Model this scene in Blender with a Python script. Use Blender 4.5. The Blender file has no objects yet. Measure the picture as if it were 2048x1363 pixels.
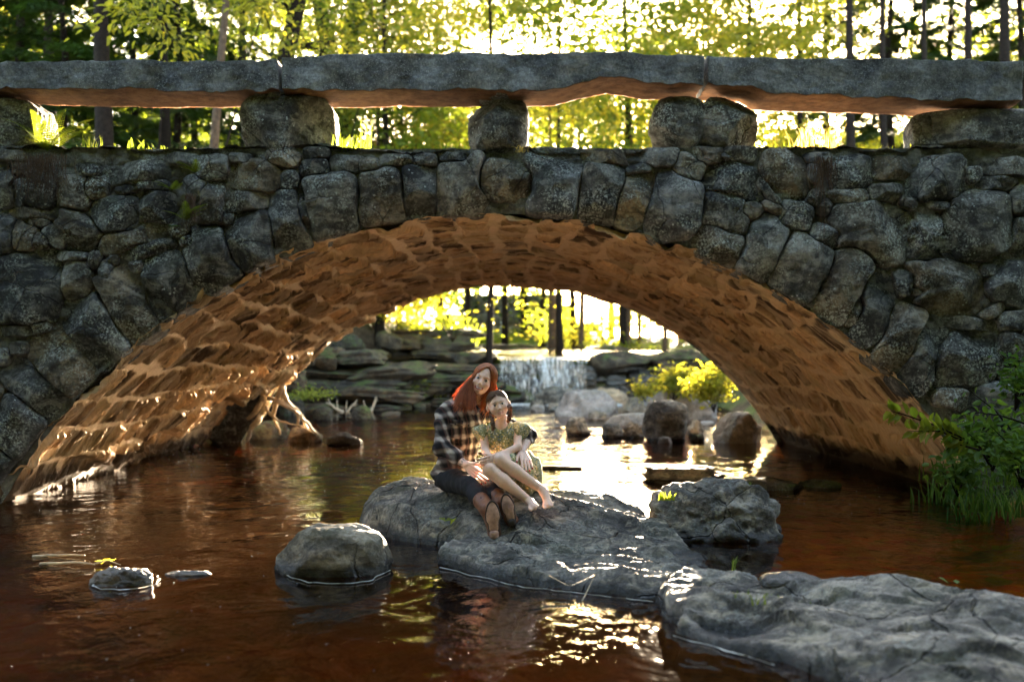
import bpy, math, random
import numpy as np
from mathutils import Vector, Matrix
random.seed(7); RNG = np.random.default_rng(11)
R = math.radians
scene = bpy.context.scene
COL = scene.collection
# ---------------------------------------------------------------- camera
F, CX, CY, CH = 1991.1, 1050.0, 740.0, 1.25      # focal in px of the 2048 px frame, vanishing point, eye height
cam_d = bpy.data.cameras.new('camera'); cam = bpy.data.objects.new('camera', cam_d); COL.objects.link(cam)
cam.location = (0, 0, CH); cam.rotation_euler = (R(90), 0, 0)
cam_d.lens = 35; cam_d.sensor_width = 36; cam_d.clip_start = 0.05; cam_d.clip_end = 800
cam_d.shift_x = -26 / 2048; cam_d.shift_y = 58.5 / 2048
cam_d.dof.use_dof = True; cam_d.dof.focus_distance = 7.7; cam_d.dof.aperture_fstop = 1.25
scene.camera = cam
# ---------------------------------------------------------------- light
SUN_EL, SUN_AZ = R(7.4), R(9.5)                  # azimuth east of +Y
world = bpy.data.worlds.new('World'); scene.world = world; world.use_nodes = True
wn = world.node_tree.nodes; wl = world.node_tree.links
sky = wn.new('ShaderNodeTexSky'); sky.sky_type = 'NISHITA'; sky.sun_disc = False
sky.sun_elevation = SUN_EL; sky.sun_rotation = SUN_AZ
sky.air_density = .8; sky.dust_density = 2.6; sky.ozone_density = .2
wn['Background'].inputs['Strength'].default_value = 0.05
wl.new(sky.outputs[0], wn['Background'].inputs['Color'])
sd = bpy.data.lights.new('sun', 'SUN'); so = bpy.data.objects.new('sun', sd); COL.objects.link(so)
sd.energy = 5.0; sd.angle = R(0.6); sd.color = (1.0, 0.79, 0.55)
SUN = Vector((math.sin(SUN_AZ) * math.cos(SUN_EL), math.cos(SUN_AZ) * math.cos(SUN_EL), math.sin(SUN_EL)))
so.rotation_euler = SUN.to_track_quat('Z', 'Y').to_euler(); so.location = (4, 40, 12)
scene.view_settings.view_transform = 'Standard'; scene.view_settings.look = 'None'
scene.view_settings.exposure = 5.75; scene.view_settings.gamma = 1.0
scene.cycles.use_denoising = True; scene.cycles.blur_glossy = 0.4
scene.cycles.max_bounces = 8; scene.cycles.transparent_max_bounces = 24
scene.cycles.sample_clamp_indirect = 0

# ---------------------------------------------------------------- helpers
def P(px, py, Y): return np.array([(px - CX) * Y / F, Y, CH - (py - CY) * Y / F])
def G(px, py, z=0.0):
    Y = (CH - z) * F / (py - CY); return np.array([(px - CX) * Y / F, Y, z])
def smooth(a, b, x):
    t = np.clip((x - a) / (b - a), 0, 1); return t * t * (3 - 2 * t)
def _h(ix, iy, iz, s):
    n = (ix.astype(np.int64) * 374761393 + iy.astype(np.int64) * 668265263 + iz.astype(np.int64) * 2147483647 + s * 144665) & 0xffffffff
    n = ((n ^ (n >> 13)) * 1274126177) & 0xffffffff
    n = ((n ^ (n >> 16)) * 2246822519) & 0xffffffff
    return ((n ^ (n >> 15)) & 0xffffff) / float(0xffffff) * 2 - 1
def vnoise(p, s=0):
    f = np.floor(p); t = p - f; t = t * t * (3 - 2 * t); i = f.astype(np.int64)
    x, y, z = i[..., 0], i[..., 1], i[..., 2]; r = 0
    for dx in (0, 1):
        wx = t[..., 0] if dx else 1 - t[..., 0]
        for dy in (0, 1):
            wy = t[..., 1] if dy else 1 - t[..., 1]
            for dz in (0, 1):
                wz = t[..., 2] if dz else 1 - t[..., 2]
                r = r + wx * wy * wz * _h(x + dx, y + dy, z + dz, s)
    return r
def fbm(p, sc=1.0, o=4, s=0, g=0.5):
    p = np.asarray(p, float) * sc; a, r = 1.0, 0
    for k in range(o): r = r + a * vnoise(p * 2 ** k + 17.3 * k, s + k); a *= g
    return r
def ridged(p, sc=1.0, o=3, s=0):
    p = np.asarray(p, float) * sc; a, r = 1.0, 0
    for k in range(o): r = r + a * (1 - 2 * np.abs(vnoise(p * 2 ** k + 9.1 * k, s + k))); a *= 0.5
    return r
def mesh(name, V, Fc, mat=None, parent=None, smooth_=True, attrs=None, tris=None):
    """link ONE mesh object; Fc = quads (n,4) array, tris = (m,3) array"""
    V = np.asarray(V, np.float32).reshape(-1, 3)
    me = bpy.data.meshes.new(name)
    Fc = np.zeros((0, 4), np.int32) if Fc is None else np.asarray(Fc, np.int32).reshape(-1, 4)
    T = np.zeros((0, 3), np.int32) if tris is None else np.asarray(tris, np.int32).reshape(-1, 3)
    me.vertices.add(len(V)); me.vertices.foreach_set('co', V.ravel())
    me.loops.add(Fc.size + T.size); me.loops.foreach_set('vertex_index', np.concatenate([Fc.ravel(), T.ravel()]))
    n = len(Fc) + len(T); me.polygons.add(n)
    st = np.concatenate([np.arange(len(Fc)) * 4, Fc.size + np.arange(len(T)) * 3]).astype(np.int32)
    me.polygons.foreach_set('loop_start', st)
    me.update(calc_edges=True); me.validate()
    if smooth_ and len(me.polygons): me.polygons.foreach_set('use_smooth', np.ones(len(me.polygons), bool))
    for k, (dom, arr) in (attrs or {}).items():
        a = me.attributes.new(k, 'FLOAT', dom)
        if len(arr) == len(a.data): a.data.foreach_set('value', np.asarray(arr, np.float32))
    o = bpy.data.objects.new(name, me); COL.objects.link(o)
    if mat: me.materials.append(mat)
    if parent is not None: o.parent = parent
    return o
def tag(o, label=None, cat=None, group=None, kind=None):
    if label: o['label'] = label
    if cat: o['category'] = cat
    if group: o['group'] = group
    if kind: o['kind'] = kind
    return o
def empty(name, loc, label=None, cat=None, group=None):
    o = bpy.data.objects.new(name, None); COL.objects.link(o); o.location = tuple(float(v) for v in loc)
    o.empty_display_size = 0.1
    return tag(o, label, cat, group)
def local(V, root): return np.asarray(V, float) - np.array(root.location)
def grid(nu, nv, wrap_u=False):
    i = np.arange(nu if wrap_u else nu - 1)[:, None]; j = np.arange(nv - 1)[None, :]
    i2 = (i + 1) % nu
    return np.stack([i * nv + j, i2 * nv + j, i2 * nv + j + 1, i * nv + j + 1], -1).reshape(-1, 4)
class MB:                                          # collects pieces of ONE mesh
    def __init__(s): s.V, s.F, s.T, s.n, s.r = [], [], [], 0, []
    def add(s, V, Fc=None, T=None, rnd=None):
        V = np.asarray(V, float).reshape(-1, 3); s.V.append(V); nf = 0
        if Fc is not None: Fc = np.asarray(Fc).reshape(-1, 4); s.F.append(Fc + s.n); nf = len(Fc); s.r.append(np.full(nf, random.random() if rnd is None else 0.) + (0 if rnd is None else rnd))
        if T is not None: s.T.append(np.asarray(T).reshape(-1, 3) + s.n)
        s.n += len(V)
    def build(s, name, mat, parent=None, smooth_=True):
        V = np.concatenate(s.V)
        if parent is not None: V = local(V, parent) if parent.parent is None else V
        Fq = np.concatenate(s.F) if s.F else None; T = np.concatenate(s.T) if s.T else None
        nt = 0 if T is None else len(T)
        r = np.concatenate([np.concatenate(s.r) if s.r else np.zeros(0), np.zeros(nt)])
        return mesh(name, V, Fq, mat, parent, smooth_, {'rnd': ('FACE', r)}, T)
def tube(mb, pts, rad, n=8, rnd=None, cap=True):
    pts = np.asarray(pts, float); m = len(pts)
    rad = np.broadcast_to(np.asarray(rad, float), (m,))
    t = np.gradient(pts, axis=0); t /= np.linalg.norm(t, axis=1)[:, None] + 1e-9
    up = np.array([0, 0, 1.0]) if abs(t[0, 2]) < .9 else np.array([1.0, 0, 0])
    V = np.zeros((m, n, 3)); a = np.linspace(0, 2 * np.pi, n, endpoint=False)
    for k in range(m):
        u = up - t[k] * np.dot(up, t[k]); u /= np.linalg.norm(u) + 1e-9; up = u; w = np.cross(t[k], u)
        V[k] = pts[k] + rad[k] * (np.cos(a)[:, None] * u + np.sin(a)[:, None] * w)
    i = np.arange(m - 1)[:, None]; j = np.arange(n)[None, :]; j2 = (j + 1) % n
    Fc = np.stack([i * n + j, i * n + j2, (i + 1) * n + j2, (i + 1) * n + j], -1).reshape(-1, 4)
    V = V.reshape(-1, 3); T = None
    if cap:
        V = np.concatenate([V, pts[[0]], pts[[-1]]]); c0, c1 = m * n, m * n + 1
        jj = np.arange(n); T = np.concatenate([np.stack([np.full(n, c0), (jj + 1) % n, jj], -1), np.stack([np.full(n, c1), (m - 1) * n + jj, (m - 1) * n + (jj + 1) % n], -1)])
    mb.add(V, Fc, T, rnd)
def cubesphere(n):
    Vs, Fs, k = [], [], 0
    t = np.tan(np.linspace(-1, 1, n) * np.pi / 4)
    A, B = np.meshgrid(t, t, indexing='ij'); g = grid(n, n)
    for ax in range(3):
        for sg in (-1, 1):
            v = np.zeros((n, n, 3)); v[..., ax] = sg; v[..., (ax + 1) % 3] = A; v[..., (ax + 2) % 3] = B
            Vs.append(v.reshape(-1, 3)); Fs.append((g if sg > 0 else g[:, ::-1]) + k); k += n * n
    V = np.concatenate(Vs); V /= np.linalg.norm(V, axis=1)[:, None]
    return weld(V, np.concatenate(Fs))
def weld(V, Fc, eps=1e-5):
    q = np.round(V / eps).astype(np.int64); _, idx, inv = np.unique(q, axis=0, return_index=True, return_inverse=True)
    return V[idx], inv.ravel()[Fc]
CS = {}
def rock(c, dims, seed, n=26, p=3.0, cuts=9, rough=.06, strata=0.0, rz=0.0, tilt=(0, 0), flat_top=None):
    """a closed boulder: superellipsoid + random plane cuts + noise. c = centre, dims = half sizes"""
    if n not in CS: CS[n] = cubesphere(n)
    D, Fc = CS[n]; rg = np.random.default_rng(seed)
    r = (np.abs(D) ** p).sum(1) ** (-1 / p)
    for _ in range(cuts):
        nn = rg.normal(size=3); nn /= np.linalg.norm(nn); d = rg.uniform(.72, 1.0)
        q = D @ nn; rr = np.where(q > 1e-3, d / np.maximum(q, 1e-3), 9)
        r = -np.log(np.exp(-r * 14) + np.exp(-rr * 14)) / 14 if False else np.minimum(r, rr)
    r = r * (1 + .5 * rough * fbm(D + seed, 1.6, 3, seed))
    V = D * r[:, None]
    if strata: 
        zz = V[:, 2] + .1 * fbm(V + seed, 1.2, 2, seed)
        V[:, :2] *= (1 + strata * np.sign(np.sin(zz * 9 + seed)) * np.abs(np.sin(zz * 9 + seed)) ** .4)[:, None]
    V = V * np.asarray(dims)
    V = V + D * (rough * min(dims) * fbm(V + seed * 3.1, 5.0 / max(dims), 5, seed, .55))[:, None]
    M = np.array(Matrix.Rotation(rz, 3, 'Z') @ Matrix.Rotation(tilt[0], 3, 'X') @ Matrix.Rotation(tilt[1], 3, 'Y'))
    V = V @ M.T
    return V + np.asarray(c), Fc
def rough_box(x0, x1, y0, y1, z0, z1, step=.03, amp=.012, seed=0, rnd_edge=.02, warp=None):
    """box surface as dense grids, displaced by a position noise (continuous over the edges)"""
    Vs, Fs, k = [], [], 0
    lo = np.array([x0, y0, z0]); hi = np.array([x1, y1, z1])
    ns = np.maximum(((hi - lo) / step).astype(int) + 1, 3)
    for ax in range(3):
        a, b = (ax + 1) % 3, (ax + 2) % 3
        A, B = np.meshgrid(np.linspace(lo[a], hi[a], ns[a]), np.linspace(lo[b], hi[b], ns[b]), indexing='ij')
        g = grid(ns[a], ns[b])
        for sg in (0, 1):
            v = np.zeros(A.shape + (3,)); v[..., ax] = hi[ax] if sg else lo[ax]; v[..., a] = A; v[..., b] = B
            Vs.append(v.reshape(-1, 3)); Fs.append((g if sg else g[:, ::-1]) + k); k += A.size
    V, Fc = weld(np.concatenate(Vs), np.concatenate(Fs))
    c = (lo + hi) / 2; h = (hi - lo) / 2; d = (V - c)
    e = h - np.abs(d)                                   # distance to each face
    # round the edges: pull corners in
    near = np.sort(e, axis=1)[:, 1]
    pull = rnd_edge * np.exp(-near / (rnd_edge * 1.2 + 1e-6)) * (0.5 + .5 * fbm(V, 3.0, 2, seed + 5))
    V = V - np.sign(d) * (e < rnd_edge * .9) * np.maximum(pull, 0)[:, None]
    n = np.stack([fbm(V, 3.2, 5, seed + q * 11, .6) for q in range(3)], -1)
    V = V + amp * n
    if warp is not None: V = warp(V)
    return V, Fc
# ---------------------------------------------------------------- materials
class NT:
    def __init__(s, name):
        m = bpy.data.materials.new(name); m.use_nodes = True; s.m = m; s.t = m.node_tree; s.t.nodes.clear()
        s.out = s.t.nodes.new('ShaderNodeOutputMaterial')
    def n(s, ty, **kw):
        nd = s.t.nodes.new(ty)
        for k, v in kw.items():
            if k.startswith('_'): setattr(nd, k[1:], v)
            else:
                key = int(k[1:]) if k[0] == 'i' and k[1:].isdigit() else k.replace('__', ' ')
                if isinstance(v, bpy.types.NodeSocket): s.t.links.new(v, nd.inputs[key])
                else: nd.inputs[key].default_value = v
        return nd
    def pos(s): return s.n('ShaderNodeNewGeometry').outputs['Position']
    def noise(s, sc, det=6, rough=.6, vec=None, dist=0.0):
        nd = s.n('ShaderNodeTexNoise', Scale=sc, Detail=det, Roughness=rough, Distortion=dist)
        s.t.links.new(vec if vec is not None else s.pos(), nd.inputs['Vector']); return nd.outputs['Fac']
    def ramp(s, fac, stops, interp='LINEAR'):
        nd = s.n('ShaderNodeValToRGB'); s.t.links.new(fac, nd.inputs[0]); cr = nd.color_ramp; cr.interpolation = interp
        while len(cr.elements) < len(stops): cr.elements.new(.5)
        for e, (p, c) in zip(cr.elements, stops):
            e.position = p; e.color = (c, c, c, 1) if not hasattr(c, '__len__') else (*c, 1)
        return nd.outputs[0]
    def mix(s, f, a, b, mode='MIX'):
        nd = s.n('ShaderNodeMix', _data_type='RGBA', _blend_type=mode)
        for i, v in ((0, f), (6, a), (7, b)):
            if isinstance(v, bpy.types.NodeSocket): s.t.links.new(v, nd.inputs[i])
            else: nd.inputs[i].default_value = (*v, 1) if hasattr(v, '__len__') else v
        return nd.outputs[2]
    def math(s, op, a, b=0.0, c=0.0):
        nd = s.n('ShaderNodeMath', _operation=op)
        for i, v in enumerate((a, b, c)):
            if isinstance(v, bpy.types.NodeSocket): s.t.links.new(v, nd.inputs[i])
            else: nd.inputs[i].default_value = v
        return nd.outputs[0]
    def bump(s, h, st=.5, d=.01, nrm=None):
        nd = s.n('ShaderNodeBump', Strength=st, Distance=d, Height=h)
        if nrm is not None: s.t.links.new(nrm, nd.inputs['Normal'])
        return nd.outputs[0]
    def attr(s, name): return s.n('ShaderNodeAttribute', _attribute_name=name).outputs['Fac']
    def fin(s, col, rough=.85, bump=None, spec=.3, **kw):
        b = s.n('ShaderNodeBsdfPrincipled')
        b.inputs['Specular IOR Level'].default_value = spec
        for k, v in (('Base Color', col), ('Roughness', rough)):
            if isinstance(v, bpy.types.NodeSocket): s.t.links.new(v, b.inputs[k])
            else: b.inputs[k].default_value = (*v, 1) if hasattr(v, '__len__') else v
        if bump is not None: s.t.links.new(bump, b.inputs['Normal'])
        for k, v in kw.items(): b.inputs[k.replace('_', ' ')].default_value = v
        s.t.links.new(b.outputs[0], s.out.inputs[0]); s.b = b; return s.m
def plain(name, col, rough=.8, noise=0.0, sc=20, spec=.3, bump=0.0, bsc=60, **kw):
    t = NT(name); c = col
    if noise: c = t.ramp(t.noise(sc, 5, .65), [(.3, tuple(v * (1 - noise) for v in col)), (.7, tuple(min(1, v * (1 + noise)) for v in col))])
    b = t.bump(t.noise(bsc, 4, .6), .8, bump) if bump else None
    return t.fin(c, rough, b, spec, **kw)
def up_mask(t, lo, hi):                                # moss and dirt settle on tops
    g = t.n('ShaderNodeNewGeometry'); s_ = t.n('ShaderNodeSeparateXYZ'); t.t.links.new(g.outputs['Normal'], s_.inputs[0])
    m = t.n('ShaderNodeMapRange', Value=s_.outputs[2]); m.inputs[1].default_value = lo; m.inputs[2].default_value = hi
    return m.outputs[0]
def stone_mat(name, dark, mid, lite, *a, **k):
    return stone_mat_(name, dark, mid, lite, *a, **k)
def stone_mat_(name, dark, mid, lite, lichen=.5, moss=.3, var=.5, bump=.010, spots=9.0, spec=.35, rough=.85, mosscol=(.035, .05, .012), wet=None, crack=0.0):
    t = NT(name)
    n1 = t.noise(3.2, 8, .62); n2 = t.noise(24, 6, .7)
    base = t.ramp(t.math('ADD', t.math('MULTIPLY', n1, .65), t.math('MULTIPLY', n2, .35)), [(.40, dark), (.5, mid), (.61, lite)])
    r = t.attr('rnd')
    k = t.math('MULTIPLY_ADD', r, var * 2, 1 - var)
    base = t.mix(1.0, base, t.n('ShaderNodeCombineColor', Red=k, Green=k, Blue=k).outputs[0], 'MULTIPLY')
    if var:                                            # some stones tan, some slate grey
        hue = t.math('FRACT', t.math('MULTIPLY', r, 7.31)); base = t.mix(1.0, base, t.ramp(hue, [(.15, (.86, .90, 1.0)), (.5, (1.0, 1.0, 1.0)), (.85, (1.28, 1.08, .84))]), 'MULTIPLY')
    if lichen:
        big = t.ramp(t.noise(2.6, 4, .55, dist=.6), [(.44, 0.0), (.62, 1.0)])
        sp = t.ramp(t.noise(spots * 5, 5, .72), [(.50, 0.0), (.58, 1.0)])
        vo = t.n('ShaderNodeTexVoronoi', Scale=spots * 2.2); t.t.links.new(t.pos(), vo.inputs['Vector'])
        dots = t.math('LESS_THAN', vo.outputs['Distance'], .20)
        gate = t.math('GREATER_THAN', t.noise(4.3, 3, .5), .56)
        m = t.math('MAXIMUM', t.math('MULTIPLY', big, sp), t.math('MULTIPLY', t.math('MULTIPLY', dots, gate), .8))
        base = t.mix(t.math('MULTIPLY', m, lichen), base, (.46, .50, .46))
    if moss:
        mm = t.math('MULTIPLY', t.ramp(t.noise(2.1, 5, .65), [(.48, 0.0), (.62, 1.0)]), moss)
        mm = t.math('MULTIPLY', mm, up_mask(t, -.1, .7))
        base = t.mix(mm, base, mosscol)
    h = t.math('ADD', t.math('MULTIPLY', t.noise(11, 9, .72), .9), t.math('MULTIPLY', t.noise(70, 5, .65), .25))
    if crack:                                          # fine joints, pale silt in the hollows, wandering veins
        wv = t.n('ShaderNodeMixRGB', Fac=.12); t.t.links.new(t.pos(), wv.inputs[1]); nn = t.n('ShaderNodeTexNoise', Scale=5.0, Detail=5); t.t.links.new(t.pos(), nn.inputs['Vector']); t.t.links.new(nn.outputs['Color'], wv.inputs[2])
        vc = t.n('ShaderNodeTexVoronoi', _feature='DISTANCE_TO_EDGE', Scale=2.6); t.t.links.new(wv.outputs[0], vc.inputs['Vector'])
        ck = t.math('MULTIPLY', t.ramp(vc.outputs['Distance'], [(.0, 1.0), (.018, 0.0)]), t.ramp(t.noise(1.7, 2, .5), [(.45, 0.0), (.55, 1.0)]))
        base = t.mix(t.math('MULTIPLY', ck, crack), base, (.012, .011, .010)); h = t.math('SUBTRACT', h, t.math('MULTIPLY', ck, .8))
        silt = t.ramp(t.noise(6.5, 8, .75, dist=1.0), [(.52, 0.0), (.60, 1.0)]); base = t.mix(t.math('MULTIPLY', silt, .45), base, tuple(min(1, v * 1.35) for v in lite))
        mp_ = t.n('ShaderNodeMapping', _vector_type='POINT'); t.t.links.new(wv.outputs[0], mp_.inputs[0]); mp_.inputs['Rotation'].default_value = (.1, .15, .62); mp_.inputs['Scale'].default_value = (1, 4.5, 5)
        bands = t.noise(2.4, 8, .72, mp_.outputs[0]); base = t.mix(t.math('MULTIPLY', t.ramp(bands, [(.40, 1.0), (.50, 0.0)]), .6), base, tuple(v * .8 for v in dark)); base = t.mix(t.math('MULTIPLY', t.ramp(bands, [(.56, 0.0), (.66, 1.0)]), .55), base, tuple(min(1, v * 1.5) for v in lite))
        h = t.math('ADD', h, t.math('MULTIPLY', bands, .6))
        blk = t.ramp(t.noise(4.1, 7, .7, dist=.8), [(.36, 1.0), (.46, 0.0)]); base = t.mix(t.math('MULTIPLY', blk, .7), base, tuple(v * .6 for v in dark))
    if wet:
        s_ = t.n('ShaderNodeSeparateXYZ'); t.t.links.new(t.pos(), s_.inputs[0])
        w_ = t.ramp(t.math('ADD', s_.outputs[2], t.math('MULTIPLY', t.noise(5, 4, .6), .06)), [(wet, 1.0), (wet + .035, 0.0)])
        base = t.mix(t.math('MULTIPLY', w_, .85), base, (.012, .011, .010)); rough = t.math('MULTIPLY_ADD', w_, .25 - rough, rough)
    return t.fin(base, rough, t.bump(h, 1.0, bump * 2.2), spec)
M = {}
M['face'] = stone_mat('granite_face', (.020, .019, .0175), (.078, .074, .067), (.24, .23, .205), .9, .5, .5, crack=.5)
M['mortar'] = stone_mat('mortar', (.05, .048, .042), (.115, .112, .10), (.22, .22, .195), .5, .5, 0, .014, 12)
M['slab'] = stone_mat('granite_slab', (.12, .123, .128), (.215, .22, .225), (.32, .325, .325), .55, .1, .1, .016, 14)
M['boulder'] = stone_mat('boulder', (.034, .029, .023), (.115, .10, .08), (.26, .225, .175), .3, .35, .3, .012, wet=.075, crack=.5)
M['ledge'] = stone_mat('ledge_rock', (.028, .022, .016), (.13, .108, .082), (.38, .32, .235), .3, .35, .15, .014, spec=.45, rough=.7, wet=.065, crack=.9)
M['wetrock'] = stone_mat('wet_rock', (.02, .018, .015), (.045, .038, .03), (.09, .075, .06), .1, .35, .3, .012, spec=.6, rough=.35)
M['bankrock'] = stone_mat('bank_rock', (.012, .009, .005), (.038, .027, .016), (.10, .074, .042), .12, .8, .35, .015, mosscol=(.06, .09, .015))
M['dam'] = stone_mat('dam_stone', (.035, .032, .025), (.10, .093, .075), (.22, .205, .17), .3, .6, .4, .015)
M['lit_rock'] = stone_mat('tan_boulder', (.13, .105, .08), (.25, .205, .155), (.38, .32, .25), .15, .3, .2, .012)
def soffit_mat():
    t = NT('soffit_stone'); m = t.attr('mort'); r = t.attr('rnd')
    n1 = t.noise(2.4, 7, .62); mp = t.n('ShaderNodeMapping', _vector_type='POINT'); t.t.links.new(t.pos(), mp.inputs[0]); mp.inputs['Scale'].default_value = (1, 3.5, 1)
    n2 = t.noise(14, 7, .7, mp.outputs[0])
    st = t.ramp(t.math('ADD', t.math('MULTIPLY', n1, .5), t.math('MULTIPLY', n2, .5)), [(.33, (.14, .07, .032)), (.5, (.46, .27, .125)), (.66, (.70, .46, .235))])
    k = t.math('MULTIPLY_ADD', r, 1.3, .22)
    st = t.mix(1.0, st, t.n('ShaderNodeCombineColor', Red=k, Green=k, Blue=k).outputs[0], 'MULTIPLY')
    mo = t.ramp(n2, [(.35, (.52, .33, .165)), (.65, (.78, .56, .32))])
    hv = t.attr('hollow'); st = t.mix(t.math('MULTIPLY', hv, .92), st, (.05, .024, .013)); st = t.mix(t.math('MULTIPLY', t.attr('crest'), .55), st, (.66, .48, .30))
    c = t.mix(t.math('MULTIPLY', m, .95), st, mo)
    ol = t.math('MULTIPLY', t.ramp(t.noise(1.3, 4, .6), [(.52, 0.0), (.66, 1.0)]), .35)
    c = t.mix(ol, c, (.24, .19, .05))
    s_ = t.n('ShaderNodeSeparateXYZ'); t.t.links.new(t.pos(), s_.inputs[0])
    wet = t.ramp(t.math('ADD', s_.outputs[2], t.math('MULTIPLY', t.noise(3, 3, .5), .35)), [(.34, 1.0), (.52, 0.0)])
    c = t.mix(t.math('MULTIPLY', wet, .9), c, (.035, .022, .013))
    h = t.math('ADD', n2, t.math('MULTIPLY', t.noise(70, 4, .6), .2))
    return t.fin(c, .8, t.bump(h, 1.0, .022), .3)
M['soffit'] = soffit_mat()
def under_slab():
    t = NT('slab_warm_underside')
    n = t.noise(9, 7, .65)
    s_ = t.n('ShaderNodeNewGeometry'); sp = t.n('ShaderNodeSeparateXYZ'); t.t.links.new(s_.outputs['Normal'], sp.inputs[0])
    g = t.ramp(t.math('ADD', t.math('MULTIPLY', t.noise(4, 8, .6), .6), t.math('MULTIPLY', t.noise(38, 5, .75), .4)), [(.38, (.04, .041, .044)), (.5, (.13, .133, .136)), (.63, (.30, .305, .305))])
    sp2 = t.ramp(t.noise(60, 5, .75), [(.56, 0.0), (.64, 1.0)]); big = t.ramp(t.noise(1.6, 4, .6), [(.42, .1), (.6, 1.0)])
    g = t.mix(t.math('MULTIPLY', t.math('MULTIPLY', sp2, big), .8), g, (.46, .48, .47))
    warm_under = t.ramp(n, [(.35, (.10, .045, .022)), (.65, (.24, .125, .062))])
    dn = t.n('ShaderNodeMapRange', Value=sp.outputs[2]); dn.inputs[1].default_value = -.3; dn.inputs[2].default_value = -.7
    # orange bounce light is painted into the under faces; the weathered faces are grey
    c = t.mix(dn.outputs[0], g, warm_under)
    h = t.math('ADD', t.math('MULTIPLY', t.noise(18, 8, .68), .8), t.math('MULTIPLY', t.noise(110, 4, .6), .25))
    return t.fin(c, .85, t.bump(h, 1.0, .014), .3)
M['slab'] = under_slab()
def water_mat(name, tint=(.80, .40, .105), ripple=1.0, body=.05, bodycol=(.05, .018, .005)):
    t = NT(name)
    mp = t.n('ShaderNodeMapping'); t.t.links.new(t.pos(), mp.inputs[0]); mp.inputs['Scale'].default_value = (1, .75, 1)
    v = mp.outputs[0]
    big = t.noise(2.2, 3, .5, v, .8); mid = t.noise(8, 3, .5, v, 1.2); sm = t.noise(30, 3, .55, v, .5)
    gate = t.ramp(t.noise(.55, 2, .5), [(.40, .12), (.60, 1.0)])
    h = t.math('ADD', t.math('MULTIPLY', big, 1.0), t.math('MULTIPLY', t.math('ADD', t.math('MULTIPLY', mid, .35), t.math('MULTIPLY', sm, .055)), gate))
    b = t.bump(h, 1.0, .021 * ripple)
    gl = t.n('ShaderNodeBsdfGlossy', Roughness=.03); t.t.links.new(b, gl.inputs['Normal'])
    tr = t.n('ShaderNodeBsdfTransparent'); tr.inputs[0].default_value = (*tint, 1)
    df = t.n('ShaderNodeBsdfDiffuse'); df.inputs[0].default_value = (*bodycol, 1); t.t.links.new(b, df.inputs['Normal'])
    m1 = t.n('ShaderNodeMixShader', Fac=body); t.t.links.new(tr.outputs[0], m1.inputs[1]); t.t.links.new(df.outputs[0], m1.inputs[2])
    fr = t.n('ShaderNodeFresnel', IOR=1.5); t.t.links.new(b, fr.inputs['Normal'])
    m2 = t.n('ShaderNodeMixShader'); t.t.links.new(fr.outputs[0], m2.inputs[0]); t.t.links.new(m1.outputs[0], m2.inputs[1]); t.t.links.new(gl.outputs[0], m2.inputs[2])
    t.t.links.new(m2.outputs[0], t.out.inputs[0]); return t.m
M['water'] = water_mat('tannin_water')
M['water_up'] = water_mat('shallow_running_water', (.8, .6, .4), 1.6, .25, (.12, .08, .04))
def fall_mat(nm='falling_water', lo=.42, hi=.60):
    t = NT(nm)
    mp = t.n('ShaderNodeMapping'); t.t.links.new(t.pos(), mp.inputs[0]); mp.inputs['Scale'].default_value = (14, 14, .9)
    n = t.noise(2, 5, .6, mp.outputs[0])
    a = t.ramp(n, [(lo, 0.0), (hi, .85)])
    d = t.n('ShaderNodeBsdfDiffuse', Color=(.8, .8, .78, 1)); l = t.n('ShaderNodeBsdfTranslucent', Color=(.8, .8, .78, 1))
    g = t.n('ShaderNodeBsdfGlossy', Roughness=.2); m0 = t.n('ShaderNodeMixShader', Fac=.55)
    t.t.links.new(d.outputs[0], m0.inputs[1]); t.t.links.new(l.outputs[0], m0.inputs[2])
    m1 = t.n('ShaderNodeMixShader', Fac=.2); t.t.links.new(m0.outputs[0], m1.inputs[1]); t.t.links.new(g.outputs[0], m1.inputs[2])
    tr = t.n('ShaderNodeBsdfTransparent'); m2 = t.n('ShaderNodeMixShader'); t.t.links.new(a, m2.inputs[0])
    t.t.links.new(tr.outputs[0], m2.inputs[1]); t.t.links.new(m1.outputs[0], m2.inputs[2]); t.t.links.new(m2.outputs[0], t.out.inputs[0]); return t.m
M['fall'] = fall_mat(); M['fall_thin'] = fall_mat('thin_falling_water', .50, .64)
def leaf_mat(name, dk, lt, trans=.55, spec=.25):
    t = NT(name); r = t.attr('rnd')
    c = t.mix(r, dk, lt)
    c = t.mix(t.math('MULTIPLY', t.noise(.6, 2, .5), .5), c, tuple(v * .55 for v in dk))
    b = t.n('ShaderNodeBsdfPrincipled', Roughness=.5); b.inputs['Specular IOR Level'].default_value = spec; t.t.links.new(c, b.inputs['Base Color'])
    tl = t.n('ShaderNodeBsdfTranslucent')
    c2 = t.mix(1.0, c, (1.95, 1.7, .75), 'MULTIPLY'); t.t.links.new(c2, tl.inputs[0])
    m = t.n('ShaderNodeMixShader', Fac=trans); t.t.links.new(b.outputs[0], m.inputs[1]); t.t.links.new(tl.outputs[0], m.inputs[2])
    t.t.links.new(m.outputs[0], t.out.inputs[0]); return t.m
M['leaf'] = leaf_mat('beech_leaf', (.10, .13, .02), (.30, .29, .045), .62)
M['leaf2'] = leaf_mat('maple_leaf', (.07, .12, .018), (.19, .25, .035), .58)
M['needle'] = leaf_mat('hemlock_needle', (.012, .032, .008), (.045, .085, .016), .35)
M['fern'] = leaf_mat('fern_leaf', (.09, .14, .018), (.20, .25, .035), .55)
M['shade_leaf'] = leaf_mat('shade_leaf', (.03, .085, .015), (.12, .21, .035), .45)
M['grass'] = leaf_mat('grass_blade', (.08, .14, .02), (.22, .26, .05), .5)
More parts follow.
